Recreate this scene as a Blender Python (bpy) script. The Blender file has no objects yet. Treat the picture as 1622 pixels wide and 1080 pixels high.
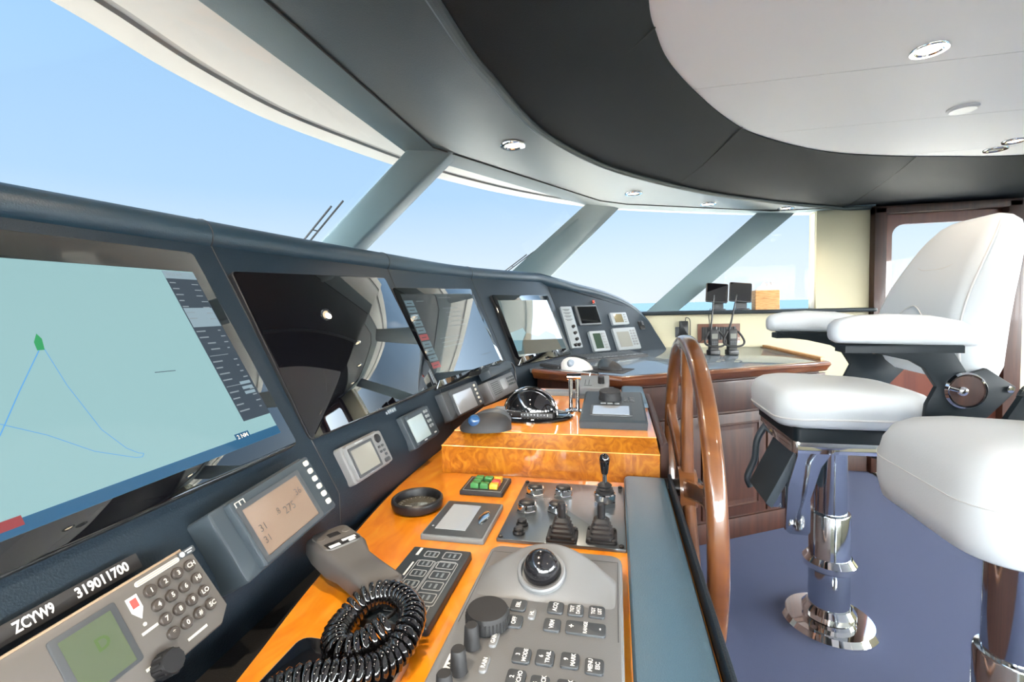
import bpy, bmesh, math, random
from mathutils import Matrix, Vector
random.seed(7)
PI = math.pi
COL = bpy.context.scene.collection

# ------------------------------------------------------------------ materials
def mat(name, c, rough=.5, metal=0., coat=0., bump=None, em=None, es=0., spec=.5, coat_rough=.03, ior=None):
    m = bpy.data.materials.new(name); m.use_nodes = True
    nt = m.node_tree; b = nt.nodes['Principled BSDF']
    b.inputs['Base Color'].default_value = (*c, 1)
    b.inputs['Roughness'].default_value = rough
    b.inputs['Metallic'].default_value = metal
    b.inputs['Coat Weight'].default_value = coat
    b.inputs['Coat Roughness'].default_value = coat_rough
    b.inputs['Specular IOR Level'].default_value = spec
    if ior: b.inputs['IOR'].default_value = ior
    if em:
        b.inputs['Emission Color'].default_value = (*em, 1); b.inputs['Emission Strength'].default_value = es
    if bump:
        sc, st = bump
        tc = nt.nodes.new('ShaderNodeTexCoord'); n = nt.nodes.new('ShaderNodeTexNoise')
        n.inputs['Scale'].default_value = sc; n.inputs['Detail'].default_value = 4
        bp = nt.nodes.new('ShaderNodeBump'); bp.inputs['Strength'].default_value = st; bp.inputs['Distance'].default_value = .002
        nt.links.new(tc.outputs['Object'], n.inputs['Vector']); nt.links.new(n.outputs['Fac'], bp.inputs['Height'])
        nt.links.new(bp.outputs['Normal'], b.inputs['Normal'])
    return m

def wood(name, cols, scale, rough=.35, coat=1., dist=2., stretch=(1, 1, 1), coat_rough=.03, detail=5):
    m = mat(name, cols[0], rough, coat=coat, coat_rough=coat_rough)
    nt = m.node_tree; b = nt.nodes['Principled BSDF']
    tc = nt.nodes.new('ShaderNodeTexCoord'); mp = nt.nodes.new('ShaderNodeMapping')
    mp.inputs['Scale'].default_value = stretch
    n = nt.nodes.new('ShaderNodeTexNoise'); n.inputs['Scale'].default_value = scale
    n.inputs['Detail'].default_value = detail; n.inputs['Distortion'].default_value = dist
    r = nt.nodes.new('ShaderNodeValToRGB')
    k = len(cols)
    while len(r.color_ramp.elements) < k: r.color_ramp.elements.new(.5)
    for i, c in enumerate(cols):
        r.color_ramp.elements[i].position = .28 + .44 * i / (k - 1); r.color_ramp.elements[i].color = (*c, 1)
    nt.links.new(tc.outputs['Object'], mp.inputs['Vector']); nt.links.new(mp.outputs['Vector'], n.inputs['Vector'])
    nt.links.new(n.outputs['Fac'], r.inputs['Fac']); nt.links.new(r.outputs['Color'], b.inputs['Base Color'])
    return m

def glass_mat(name, tint=(1, 1, 1), refl=.5):
    m = bpy.data.materials.new(name); m.use_nodes = True
    nt = m.node_tree; nt.nodes.clear()
    o = nt.nodes.new('ShaderNodeOutputMaterial'); mx = nt.nodes.new('ShaderNodeMixShader')
    t = nt.nodes.new('ShaderNodeBsdfTransparent'); g = nt.nodes.new('ShaderNodeBsdfGlossy'); f = nt.nodes.new('ShaderNodeFresnel')
    mul = nt.nodes.new('ShaderNodeMath'); mul.operation = 'MULTIPLY'; mul.inputs[1].default_value = refl
    g.inputs['Roughness'].default_value = 0; t.inputs['Color'].default_value = (*tint, 1)
    nt.links.new(f.outputs['Fac'], mul.inputs[0]); nt.links.new(mul.outputs[0], mx.inputs['Fac'])
    nt.links.new(t.outputs[0], mx.inputs[1]); nt.links.new(g.outputs[0], mx.inputs[2]); nt.links.new(mx.outputs[0], o.inputs['Surface'])
    return m

LEA = mat('leather_dash', (.0075, .016, .025), .46, bump=(420, .35), spec=.35)
LEAR = mat('leather_roll', (.012, .030, .046), .40, bump=(420, .25), spec=.6)
LEAS = mat('leather_soffit', (.050, .066, .066), .30, bump=(380, .3), spec=.8)
LEAD = mat('leather_ring_shaded', (.017, .022, .025), .65, bump=(380, .4), spec=.2)  # copy of the soffit leather with shade put into its colour
PILM = mat('pillar_leather_lit', (.15, .21, .225), .42, bump=(380, .3))  # same leather as the soffit, colour lightened for the window light on it
PAD = mat('pad_leather', (.065, .130, .185), .34, bump=(500, .3), spec=.55)
TROUGH = mat('trough_black', (.012, .011, .010), .55, bump=(300, .2))
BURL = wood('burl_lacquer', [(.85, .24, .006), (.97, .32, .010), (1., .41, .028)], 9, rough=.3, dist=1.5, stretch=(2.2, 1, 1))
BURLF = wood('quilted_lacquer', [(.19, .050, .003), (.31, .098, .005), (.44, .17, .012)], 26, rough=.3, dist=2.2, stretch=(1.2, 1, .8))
EDGEL = mat('inlay_line', (.75, .42, .12), .3, coat=1)
MAHO = wood('mahogany', [(.020, .006, .0035), (.040, .012, .006), (.062, .020, .009)], 30, rough=.5, coat=.08, dist=.6, stretch=(1, 1, .08))
MAHOL = wood('mahogany_edge', [(.085, .023, .008), (.145, .044, .014), (.20, .07, .02)], 22, rough=.3, coat=1, dist=.5, stretch=(.3, .3, 2))
MAHOR = wood('mahogany_door', [(.075, .014, .006), (.105, .021, .008), (.135, .030, .012)], 25, rough=.3, coat=.6, dist=.5, stretch=(1, 1, .08))
TEAK = wood('wheel_teak', [(.065, .020, .005), (.12, .040, .010), (.18, .066, .016)], 14, rough=.3, dist=.8, stretch=(1, .5, .5))
OAK = wood('light_wood', [(.40, .20, .07), (.52, .28, .11), (.62, .36, .16)], 30, rough=.5, coat=0, stretch=(.4, .4, 3))
CARPET = mat('carpet_blue', (.086, .102, .172), .95, bump=(900, .9), spec=.1)
CEIL = mat('ceiling_white', (.90, .90, .895), .55)
SEAM = mat('seam_shadow_gap', (.45, .45, .44), .8)
CREAM = mat('wall_cream', (.56, .51, .34), .6)
GEL = mat('gelcoat_white', (.84, .81, .74), .35)
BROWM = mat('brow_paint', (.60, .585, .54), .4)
TEAKD = mat('deck_teak', (.20, .17, .135), .7)
GELG = mat('gelcoat_groove', (.33, .325, .31), .5)
VINYL = mat('vinyl_white', (.73, .765, .78), .42, bump=(260, .12), spec=.4)
STITCH = mat('vinyl_piping', (.72, .72, .70), .5)
BLK = mat('plastic_black', (.010, .010, .011), .38)
BLKM = mat('plastic_black_matte', (.016, .016, .017), .6)
BLKG = mat('plastic_black_gloss', (.006, .006, .007), .04, coat=1)
STEELB = mat('steel_black_paint', (.006, .012, .016), .5, spec=.3)
GREY = mat('plastic_grey', (.175, .18, .185), .45, bump=(600, .1))
GREYD = mat('plastic_dark_grey', (.050, .056, .062), .45)
GREYB = mat('plastic_blue_grey', (.030, .042, .052), .45)
GREYL = mat('plastic_light_grey', (.20, .22, .23), .45)
BRONZE = mat('plastic_bronze_grey', (.10, .092, .084), .42)
TAUPE = mat('plastic_taupe', (.30, .22, .15), .5)
BTN = mat('button_cream', (.50, .48, .42), .5)
WHT = mat('print_white', (.80, .80, .78), .5)
WHTD = mat('print_grey', (.36, .38, .39), .5)
RED = mat('print_red', (.55, .06, .05), .5)
GRN = mat('key_green', (.045, .20, .055), .4)
YEL = mat('key_yellow', (.75, .38, .03), .4)
BLU = mat('ball_blue', (.015, .065, .17), .12, coat=1)
GRYBALL = mat('ball_grey', (.25, .30, .36), .1, coat=1)
BALL = mat('ball_black', (.012, .012, .014), .14, coat=.6, coat_rough=.1)
WHTP = mat('plastic_white', (.78, .77, .74), .35)
CHROME = mat('chrome', (.90, .90, .90), .05, metal=1)
CHROMD = mat('chrome_dark', (.62, .66, .70), .08, metal=1)
BRASS = mat('brass', (.70, .52, .22), .25, metal=1)
STEEL = mat('brushed_plate', (.17, .19, .205), .28, metal=.8)
SCROFF = mat('screen_off', (.002, .002, .003), .015, spec=.75, coat=1, coat_rough=.0)
SCRBEZ = mat('screen_bezel', (.003, .003, .004), .03, spec=.5)
SCRA = mat('screen_chart', (.02, .03, .03), .05, em=(.30, .51, .54), es=.68)
SCRSIDE = mat('screen_sidebar', (.01, .01, .012), .05, em=(.028, .045, .06), es=1)
SCRBOX = mat('screen_box', (.01, .01, .012), .05, em=(.20, .28, .32), es=1)
SCRTXT = mat('screen_text', (.01, .01, .012), .05, em=(.19, .23, .25), es=1)
SCRBLUE = mat('screen_blue', (.005, .01, .02), .05, em=(.02, .085, .16), es=1)
SCRTRK = mat('screen_track', (.01, .02, .05), .05, em=(.07, .26, .52), es=1)
SCRGRN = mat('screen_ship', (.01, .03, .01), .05, em=(.02, .22, .09), es=1)
SCRRED = mat('screen_red', (.03, .005, .005), .05, em=(.20, .045, .05), es=1)
SCRTEAL = mat('screen_teal', (.005, .01, .012), .03, em=(.11, .22, .26), es=1, spec=.7)
SCRDIM = mat('screen_dim', (.004, .005, .006), .02, em=(.008, .013, .017), es=1, spec=.75, coat=1, coat_rough=0)
SCRD = mat('screen_radar', (.004, .005, .006), .03, em=(.035, .060, .062), es=1, spec=.7, coat=.6, coat_rough=0)
SCRLAND = mat('screen_land', (.006, .006, .004), .03, em=(.085, .078, .055), es=1)
LCDG = mat('lcd_green', (.065, .085, .05), .06, spec=.8, coat=1, coat_rough=0)
LCDGR = mat('lcd_grey', (.22, .22, .20), .05, spec=.9, coat=1, coat_rough=0)
LCDBR = mat('lcd_brown_glare', (.20, .145, .11), .10, spec=1., coat=1, coat_rough=.06)  # brown screen, base colour raised to stand in for a window reflection
LCDDIG = mat('lcd_digits', (.05, .04, .035), .3)
LCDW = mat('lcd_white', (.40, .42, .44), .05, spec=.9, coat=1, coat_rough=0)
LAMP = mat('lamp_bulb', (1, .9, .7), .4, em=(1., .80, .52), es=4)
TISS = mat('tissue', (.55, .55, .60), .8)
MATB = mat('mat_black', (.02, .018, .016), .9)
MATW = mat('mat_cream', (.62, .55, .45), .9)
GLASS = glass_mat('window_glass', (.98, .99, .99), .05)
RUB = mat('rubber', (.014, .014, .015), .5)

# ------------------------------------------------------------------ mesh builder
TXT = {}
class MB:
    def __init__(s, T=None): s.v = []; s.f = []; s.mi = []; s.m = 0; s.T = T or Matrix()
    def add(s, vs, fs):
        b = len(s.v)
        s.v += [tuple(s.T @ Vector(p)) for p in vs]
        for f in fs: s.f.append(tuple(b + i for i in f)); s.mi.append(s.m)
        return s
    def box(s, c, d, bev=0.):
        x, y, z = c; w, h, t = d[0] / 2, d[1] / 2, d[2] / 2
        return s.prism([(x - w, y - h), (x + w, y - h), (x + w, y + h), (x - w, y + h)], z - t, z + t, bev)
    def prism(s, poly, z0, z1, bev=0., both=False):
        n = len(poly)
        A = sum(poly[i][0] * poly[(i + 1) % n][1] - poly[(i + 1) % n][0] * poly[i][1] for i in range(n))
        if A < 0: poly = poly[::-1]
        def inset(d):
            o = []
            for i in range(n):
                p0, p1, p2 = Vector(poly[i - 1]), Vector(poly[i]), Vector(poly[(i + 1) % n])
                a = (p1 - p0); b = (p2 - p1)
                if a.length < 1e-9 or b.length < 1e-9: o.append(tuple(p1)); continue
                a.normalize(); b.normalize()
                na = Vector((-a.y, a.x)); nb = Vector((-b.y, b.x)); q = na + nb
                k = 1 + na.dot(nb)
                o.append(tuple(p1 + q * (d / max(k, .3))))
            return o
        L = []
        if bev and both: L += [(inset(bev), z0), (inset(bev * .3), z0 + bev * .3), (poly, z0 + bev)]
        else: L += [(poly, z0)]
        if bev: L += [(poly, z1 - bev), (inset(bev * .3), z1 - bev * .3), (inset(bev), z1)]
        else: L += [(poly, z1)]
        return s.loft([[(x, y, z) for x, y in p] for p, z in L])
    def rbox(s, c, w, h, r, z0, z1, bev=0., n=4, both=False):
        return s.prism(rrect(c[0], c[1], w, h, r, n), z0, z1, bev, both)
    def loft(s, rings, cap=True, closed=True):
        n = len(rings[0]); vs = [p for r in rings for p in r]; fs = []
        for k in range(len(rings) - 1):
            for i in range(n if closed else n - 1):
                j = (i + 1) % n
                fs.append((k * n + i, k * n + j, (k + 1) * n + j, (k + 1) * n + i))
        if cap and closed:
            fs.append(tuple(range(n))[::-1]); e = (len(rings) - 1) * n; fs.append(tuple(range(e, e + n)))
        return s.add(vs, fs)
    def lathe(s, prof, c=(0, 0, 0), n=32, ax=None, sx=1, sy=1):
        M = s.T
        if ax is not None: s.T = M @ Matrix.Translation(Vector(c)) @ Vector((0, 0, 1)).rotation_difference(Vector(ax)).to_matrix().to_4x4(); c = (0, 0, 0)
        rings = [[(c[0] + r * sx * math.cos(2 * PI * i / n), c[1] + r * sy * math.sin(2 * PI * i / n), c[2] + z) for i in range(n)] for r, z in prof]
        s.loft(rings); s.T = M
        return s
    def tube(s, path, r, n=10, closed=False, cap=True):
        P = [Vector(p) for p in path]; N = len(P); rings = []
        up = None
        for i in range(N):
            a = P[(i + 1) % N] if (closed or i < N - 1) else P[i]
            b = P[i - 1] if (closed or i > 0) else P[i]
            t = (a - b).normalized()
            if up is None:
                up = t.cross(Vector((0, 0, 1)) if abs(t.z) < .9 else Vector((1, 0, 0))).normalized()
            else:
                up = (up - t * up.dot(t)).normalized()
            w = t.cross(up); rr = r[i] if isinstance(r, (list, tuple)) else r
            rings.append([tuple(P[i] + (up * math.cos(2 * PI * k / n) + w * math.sin(2 * PI * k / n)) * rr) for k in range(n)])
        if closed:
            n0 = n; vs = [p for q in rings for p in q]; fs = []
            for k in range(N):
                for i in range(n0):
                    j = (i + 1) % n0; kk = (k + 1) % N
                    fs.append((k * n0 + i, k * n0 + j, kk * n0 + j, kk * n0 + i))
            return s.add(vs, fs)
        return s.loft(rings, cap)
    def ell(s, c, r, n=20, m=12, z0=-1.):
        prof = []
        a0 = math.asin(z0)
        rings = []
        for k in range(m + 1):
            a = a0 + (PI / 2 - a0) * k / m
            rr = max(math.cos(a), 1e-4); z = math.sin(a)
            rings.append([(c[0] + r[0] * rr * math.cos(2 * PI * i / n), c[1] + r[1] * rr * math.sin(2 * PI * i / n), c[2] + r[2] * z) for i in range(n)])
        return s.loft(rings)
    def quad(s, a, b, c, d): return s.add([a, b, c, d], [(0, 1, 2, 3)])
    def grid(s, fn, nu, nv):
        vs = [fn(i / nu, j / nv) for j in range(nv + 1) for i in range(nu + 1)]
        return s.add(vs, [(j * (nu + 1) + i, j * (nu + 1) + i + 1, (j + 1) * (nu + 1) + i + 1, (j + 1) * (nu + 1) + i) for j in range(nv) for i in range(nu)])
    def text(s, t, c, size, rot=0., bold=.0, asp=1.):
        key = (t, bold)
        if key not in TXT:
            cu = bpy.data.curves.new('txt', 'FONT'); cu.body = t; cu.size = 1; cu.align_x = 'CENTER'; cu.align_y = 'CENTER'; cu.offset = bold; cu.resolution_u = 3
            o = bpy.data.objects.new('txt', cu); COL.objects.link(o)
            me = bpy.data.meshes.new_from_object(o.evaluated_get(bpy.context.evaluated_depsgraph_get()))
            TXT[key] = ([tuple(v.co) for v in me.vertices], [tuple(p.vertices) for p in me.polygons])
            bpy.data.objects.remove(o); bpy.data.curves.remove(cu); bpy.data.meshes.remove(me)
        vs, fs = TXT[key]; cr, sr = math.cos(rot), math.sin(rot)
        return s.add([(c[0] + size * (x * asp * cr - y * sr), c[1] + size * (x * asp * sr + y * cr), c[2]) for x, y, z in vs], fs)
    def build(s, name, mats, parent=None, ang=35, M=None):
        me = bpy.data.meshes.new(name); me.from_pydata(s.v, [], s.f)
        if not isinstance(mats, (list, tuple)): mats = [mats]
        for m in mats: me.materials.append(m)
        me.polygons.foreach_set('material_index', s.mi)
        bm = bmesh.new(); bm.from_mesh(me); bmesh.ops.remove_doubles(bm, verts=bm.verts, dist=1e-6)
        bmesh.ops.recalc_face_normals(bm, faces=bm.faces); bm.to_mesh(me); bm.free()
        for p in me.polygons: p.use_smooth = True
        me.set_sharp_from_angle(angle=math.radians(ang))
        o = bpy.data.objects.new(name, me); COL.objects.link(o)
        if parent: o.parent = parent
        if M: o.matrix_local = M
        return o

def rrect(x, y, w, h, r, n=4):
    r = min(r, w / 2 - 1e-5, h / 2 - 1e-5); o = []
    for cx, cy, a0 in ((x + w / 2 - r, y - h / 2 + r, -90), (x + w / 2 - r, y + h / 2 - r, 0), (x - w / 2 + r, y + h / 2 - r, 90), (x - w / 2 + r, y - h / 2 + r, 180)):
        for i in range(n + 1):
            a = math.radians(a0 + 90 * i / n); o.append((cx + r * math.cos(a), cy + r * math.sin(a)))
    return o

def frm(o, x, y):
    x = Vector(x).normalized(); y = Vector(y); y = (y - x * y.dot(x)).normalized(); z = x.cross(y)
    M = Matrix((x, y, z)).transposed().to_4x4(); M.translation = Vector(o); return M

ROOTM = {}
def world_part(mb, name, m, parent, ang=35):    # a part given in world coordinates
    p = parent
    while p.parent: p = p.parent
    Mi = ROOTM[p.name].inverted(); mb.v = [tuple(Mi @ Vector(v)) for v in mb.v]
    return mb.build(name, m, parent, ang)
def thing(name, label, cat, M=None, group=None):
    o = bpy.data.objects.new(name, None); COL.objects.link(o); o.empty_display_size = .05
    M = Matrix() if M is None else M if isinstance(M, Matrix) else Matrix.Translation(Vector(M))
    o.matrix_world = M; ROOTM[o.name] = M.copy()
    return tag(o, label, cat, group)
def tag(o, label, cat, group=None):
    o['label'] = label; o['category'] = cat
    if group: o['group'] = group
    return o
def struct(o): o['kind'] = 'structure'; return o
def lab(o, l): o['label'] = l; return o
def copy_tree(o, parent=None):
    c = o.copy(); COL.objects.link(c)
    if parent: c.parent = parent
    for ch in list(o.children): copy_tree(ch, c)
    return c
def catmull(P, k=6, closed=False):
    P = [Vector(p) for p in P]; n = len(P); out = []
    for i in range(n if closed else n - 1):
        if closed: a, b, c, d = P[i - 1], P[i], P[(i + 1) % n], P[(i + 2) % n]
        else: a, b, c, d = P[max(i - 1, 0)], P[i], P[i + 1], P[min(i + 2, n - 1)]
        for j in range(k):
            t = j / k
            out.append(.5 * ((2 * b) + (c - a) * t + (2 * a - 5 * b + 4 * c - d) * t * t + (3 * b - a - 3 * c + d) * t ** 3))
    if not closed: out.append(P[-1])
    return out

# ------------------------------------------------------------------ camera
sc = bpy.context.scene
cam = bpy.data.objects.new('camera', bpy.data.cameras.new('camera')); COL.objects.link(cam); sc.camera = cam
cam.data.sensor_width = 36; cam.data.lens = 740 / 1622 * 36; cam.data.clip_start = .02; cam.data.clip_end = 20000
cam.data.shift_y = -17 / 1622
cam.matrix_world = Matrix.Translation((0, 0, 1.15)) @ Matrix.Rotation(math.radians(12.55), 4, 'Z') @ Matrix.Rotation(math.radians(87), 4, 'X') @ Matrix.Rotation(math.radians(-1.29), 4, 'Z')

YC = .45                                   # ship centre line (world y)
def mir(p): return (p[0], 2 * YC - p[1], *p[2:])
ZS = 1.735; ZC = 1.86
DZ = .694                                  # helm desk top
TZ = .83                                   # chart table top

# ------------------------------------------------------------------ the setting
mb = MB(); mb.box((1.6, YC, -.03), (6.2, 6.4, .06)); struct(mb.build('floor', CARPET))

# leather ring, coloured dark for its shade, between the white deckhead and the lower window soffit
RO = [(-.34, .45), (-.338, .7), (-.334, .9), (-.328, 1.06), (-.312, 1.18), (-.25, 1.57), (-.105, 1.94), (.075, 2.23), (.41, 2.635), (.81, 3.0), (1.265, 3.33), (1.62, 3.5), (2.6, 3.5), (4.4, 3.5)]
RI = [(.05, .45), (.058, .8), (.083, 1.18), (.113, 1.335), (.163, 1.5), (.27, 1.725), (.427, 2.0), (.604, 2.24), (.97, 2.565), (1.33, 2.75), (1.665, 2.86), (2.05, 2.955), (3., 3.03), (4.4, 3.05)]
HD = [(-.71, .45), (-.71, .7), (-.715, .9), (-.72, 1.06), (-.725, 1.2), (-.72, 1.62), (-.62, 1.83), (-.38, 2.30), (-.155, 2.785), (.02, 2.95), (.60, 3.27), (1.62, 3.52), (2.6, 3.52), (4.4, 3.52)]
def full(P): return [mir(p) for p in P[:0:-1]] + P
def cz(P, z): return [Vector((x, y, z)) for x, y in P]
ro = catmull(cz(full(RO), ZS), 5); ri = catmull(cz(full(RI), ZC), 5); hd = [Vector((*p, ZS)) for p in full(HD)]
hdd = []
for i in range(len(hd) - 1): hdd += [hd[i].lerp(hd[i + 1], k / 5) for k in range(5)]
hdd.append(hd[-1])
mb = MB(); n = len(ro)
rows = []
for t in range(7):
    s = t / 6; rows.append([ro[i].lerp(ri[i], s) + Vector((0, 0, -.012 * math.sin(PI * s))) for i in range(n)])
vs = [tuple(p) for r in rows for p in r]
mb.add(vs, [(a * n + i, a * n + i + 1, (a + 1) * n + i + 1, (a + 1) * n + i) for a in range(6) for i in range(n - 1)])
top = [p + Vector((0, 0, .03)) for p in ri]
mb.add([tuple(p) for p in ri] + [tuple(p) for p in top], [(i, i + 1, n + i + 1, n + i) for i in range(n - 1)])
mb.m = 1
for a, b in (((-.262, 1.54), (.108, 1.30)), ((.30, 2.52), (.515, 2.12)), ((-.34, .80), (.056, .70)), ((1.45, 3.41), (1.50, 2.80))):
    A = Vector((*a, ZS)); Bv = Vector((*b, ZC)); pts = [A.lerp(Bv, k / 6) + Vector((0, 0, -.012 * math.sin(PI * k / 6) - .0005)) for k in range(7)]
    mb.tube(pts, .0022, 6)
struct(mb.build('trim_1', [LEAD, BLKM]))
mb = MB(); mb.tube([p + Vector((.004, 0, -.004)) for p in ro], .013, 10); struct(mb.build('trim_2', LEAS))
mb = MB()
mb.add([tuple(p) for p in ro] + [tuple(p) for p in hdd], [(i, i + 1, n + i + 1, n + i) for i in range(n - 1)])
mb.add([tuple(p + Vector((0, 0, .03))) for p in ro] + [tuple(p + Vector((0, 0, .03))) for p in hdd], [(i, i + 1, n + i + 1, n + i) for i in range(n - 1)])
struct(mb.build('trim_3', LEAS))
# white deckhead panels with fine joints
mb = MB(); ys = [-2.3, -.9, -.35, .19, .73, 1.19, 1.715, 2.242, 2.77, 3.3]
for a, b in zip(ys, ys[1:]): mb.box((2.2, (a + b) / 2, ZC + .02), (4.8, b - a - .003, .03))
mb.m = 1; mb.box((2.2, .5, ZC + .045), (4.8, 5.6, .01))
struct(mb.build('ceiling', [CEIL, SEAM]))

# window header beam, pillars, panes
HB = full([(-.72, YC), (-.73, 1.66), (-.15, 2.79), (.02, 2.95), (.98, 3.49), (1.62, 3.53)])
def normals(P):
    out = []
    for i in range(len(P)):
        a = Vector(P[max(i - 1, 0)]); b = Vector(P[i]); c = Vector(P[min(i + 1, len(P) - 1)])
        t1 = (b - a).normalized() if (b - a).length > 1e-6 else (c - b).normalized()
        t2 = (c - b).normalized() if (c - b).length > 1e-6 else t1
        n1 = Vector((-t1.y, t1.x)); n2 = Vector((-t2.y, t2.x)); q = n1 + n2
        out.append(q / max(1 + n1.dot(n2), .4))
    return out
mb = MB(); nn = normals(HB)
mb.loft([[(p[0] + q.x * d, p[1] + q.y * d, z) for d, z in ((-.085, 1.7345), (-.08, 1.7335), (.0, 1.731), (.03, 1.731), (.03, 1.96), (-.085, 1.96))] for p, q in zip(HB, nn)])
struct(mb.build('trim_4', PILM))
mb = MB(); mb.tube([(p[0] - q.x * .087, p[1] - q.y * .087, 1.7335) for p, q in zip(HB, nn)], .003, 6); struct(mb.build('trim_5', BLKM))
def ext(t, b, z): t = Vector(t); b = Vector(b); return t + (b - t) * ((t.z - z) / (t.z - b.z))
PL = [dict(A=((-.74, 1.625, 1.735), (-1.167, 1.69, 1.42)), B=((-.591, 1.706, 1.735), (-1.08, 1.781, 1.393)), C=((-.57, 1.80, 1.772), (-1.10, 1.922, 1.398)), zb=1.16),
      dict(A=((-.162, 2.783, 1.735), (-.702, 2.927, 1.33)), B=((-.005, 2.908, 1.735), (-.55, 3.185, 1.312)), C=((.06, 2.96, 1.755), (-.475, 3.25, 1.306)), zb=1.1),
      dict(A=((.921, 3.43, 1.735), (.208, 3.5, 1.085)), B=((1.094, 3.49, 1.735), (.295, 3.52, 1.055)), C=((1.211, 3.53, 1.745), (.414, 3.57, 1.055)), zb=1.03)]
def pillar(d, k, flip):
    zb = d['zb']; ring = []
    for e in ('top', 'bot'):
        P = []
        for c in 'ABC':
            t, b = d[c]
            P.append(Vector(t) + (Vector(t) - Vector(b)).normalized() * .03 if e == 'top' else ext(t, b, zb))
        P.append(P[0] + (P[2] - P[1]))
        if flip: P = [Vector(mir(p)) for p in P]
        # round the four edges
        R = []
        for i in range(4):
            p0, p1, p2 = P[i - 1], P[i], P[(i + 1) % 4]
            R += [p1.lerp(p0, .10), p1.lerp(p0, .03).lerp(p2, .03), p1.lerp(p2, .10)]
        ring.append([tuple(p) for p in R])
    mb = MB(); mb.loft(ring); return struct(mb.build('trim_%d' % k, PILM))
for i, d in enumerate(PL): pillar(d, 6 + i, False); pillar(d, 9 + i, True)
def pane(k, P):
    a, b, c, d = [Vector(p) for p in P]; nrm = (b - a).cross(c - a).normalized() * .004
    mb = MB(); mb.loft([[tuple(p - nrm) for p in (a, b, c, d)], [tuple(p + nrm) for p in (a, b, c, d)]])
    return struct(mb.build('window_%d' % k, GLASS))
tA, bA = PL[0]['A']; tC, bC = PL[0]['C']; tA2, bA2 = PL[1]['A']; tC2, bC2 = PL[1]['C']; tA3, bA3 = PL[2]['A']; tC3, bC3 = PL[2]['C']
up = Vector((0, 0, .02))
w1t = Vector(tA) + Vector((.0, 0, 0)); w1b = ext(tA, bA, 1.16); m1t = Vector(mir(w1t)); m1b = Vector(mir(w1b))
pane(1, [m1t, w1t, w1b, m1b])
p2 = [Vector(tC) + Vector((-.06, .02, 0)), tA2, ext(tA2, bA2, 1.1), ext(tC, bC, 1.12)]
p3 = [Vector(tC2) + Vector((-.03, .03, 0)), tA3, ext(tA3, bA3, 1.03), ext(tC2, bC2, 1.03)]
p4 = [(1.18, 3.56, 1.745), (1.32, 3.56, 1.745), (1.32, 3.56, 1.06), (.40, 3.60, 1.04)]
pane(2, p2); pane(3, p3); pane(4, p4)
for i, P in enumerate((p2, p3, p4)): pane(5 + i, [mir(Vector(p)) for p in P])

# brow outside above the windows
BR = full([(-1.13, YC), (-1.145, .8), (-1.175, 1.1), (-1.15, 1.45), (-1.0, 1.97), (-.845, 2.33), (-.58, 2.76), (-.18, 3.22), (.2, 3.5), (1.05, 3.93), (1.8, 4.1), (4.4, 4.1)])
BI = full([(-.70, YC), (-.70, .8), (-.70, 1.1), (-.70, 1.45), (-.66, 1.75), (-.44, 2.15), (-.28, 2.45), (-.08, 2.80), (.20, 3.0), (1.0, 3.44), (1.8, 3.5), (4.4, 3.5)])
bo = catmull([(*p, 0) for p in BR], 6); bi = catmull([(*p, 0) for p in BI], 6)
mb = MB()
def browrow(o, i):
    d = (i - o).normalized(); q = lambda k, z: tuple(o + d * k + Vector((0, 0, z)))
    return [(i.x, i.y, 1.812), q(.125, 1.806), q(.118, 1.811), q(.10, 1.811), q(.093, 1.803), q(.012, 1.800), q(0, 1.808), q(0, 1.98), (i.x, i.y, 1.98)]
rows = [browrow(o, i) for o, i in zip(bo, bi)]; N = 9
for j in range(N):
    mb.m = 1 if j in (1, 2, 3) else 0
    mb.add([r[k] for r in rows for k in (j, (j + 1) % N)], [(2 * i, 2 * i + 1, 2 * i + 3, 2 * i + 2) for i in range(len(rows) - 1)])
struct(mb.build('roof_overhang', [BROWM, GELG]))
mb = MB(); mb.prism([(q.x, q.y) for q in bo], 1.981, 2.06); struct(mb.build('roof', GEL))

# starboard side, port side, aft bulkhead
mb = MB(); mb.box((.88, 3.56, .531), (1.49, .12, 1.062)); mb.box((1.466, 3.56, 1.40), (.315, .12, .68), .012); mb.box((3.42, 3.56, .9), (2.02, .12, 1.8)); mb.box((2.02, 3.56, 1.80), (.84, .12, .12))
struct(mb.build('wall_starboard', CREAM))
mb = MB(); yp = 2 * YC - 3.56
mb.box((1.9, yp, .45), (5.0, .12, .9)); mb.box((4.1, yp, 1.3), (.6, .12, .8)); mb.box((1.45, yp, 1.3), (.12, .12, .8)); mb.box((2.8, yp, 1.3), (.12, .12, .8)); mb.box((1.9, yp, 1.75), (5., .12, .12))
struct(mb.build('wall_port', CREAM))
for k, (a, b) in enumerate(((.2, 1.39), (1.51, 2.74), (2.86, 3.8))):
    mb = MB(); mb.box(((a + b) / 2, yp, 1.295), (b - a, .008, .79)); struct(mb.build('window_%d' % (8 + k), GLASS))
mb = MB(); xa = 4.4
mb.box((xa, YC, .5), (.12, 6.2, 1.0)); mb.box((xa, YC, 1.85), (.12, 6.2, .2)); 
for y in (-2.5, -.7, .45, 1.6, 3.4): mb.box((xa, y, 1.4), (.12, .25, .8))
struct(mb.build('wall_aft', CREAM))
for k, (a, b) in enumerate(((-2.37, -.83), (-.57, .32), (.58, 1.47), (1.73, 3.27))):
    mb = MB(); mb.box((xa, (a + b) / 2, 1.375), (.008, b - a, .75)); struct(mb.build('window_%d' % (11 + k), GLASS))
mb = MB(); wf = full([(-1.62, YC), (-1.62, 1.78), (-1.0, 3.1), (-.3, 3.62), (.16, 3.66)]); nw = normals(wf)
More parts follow.
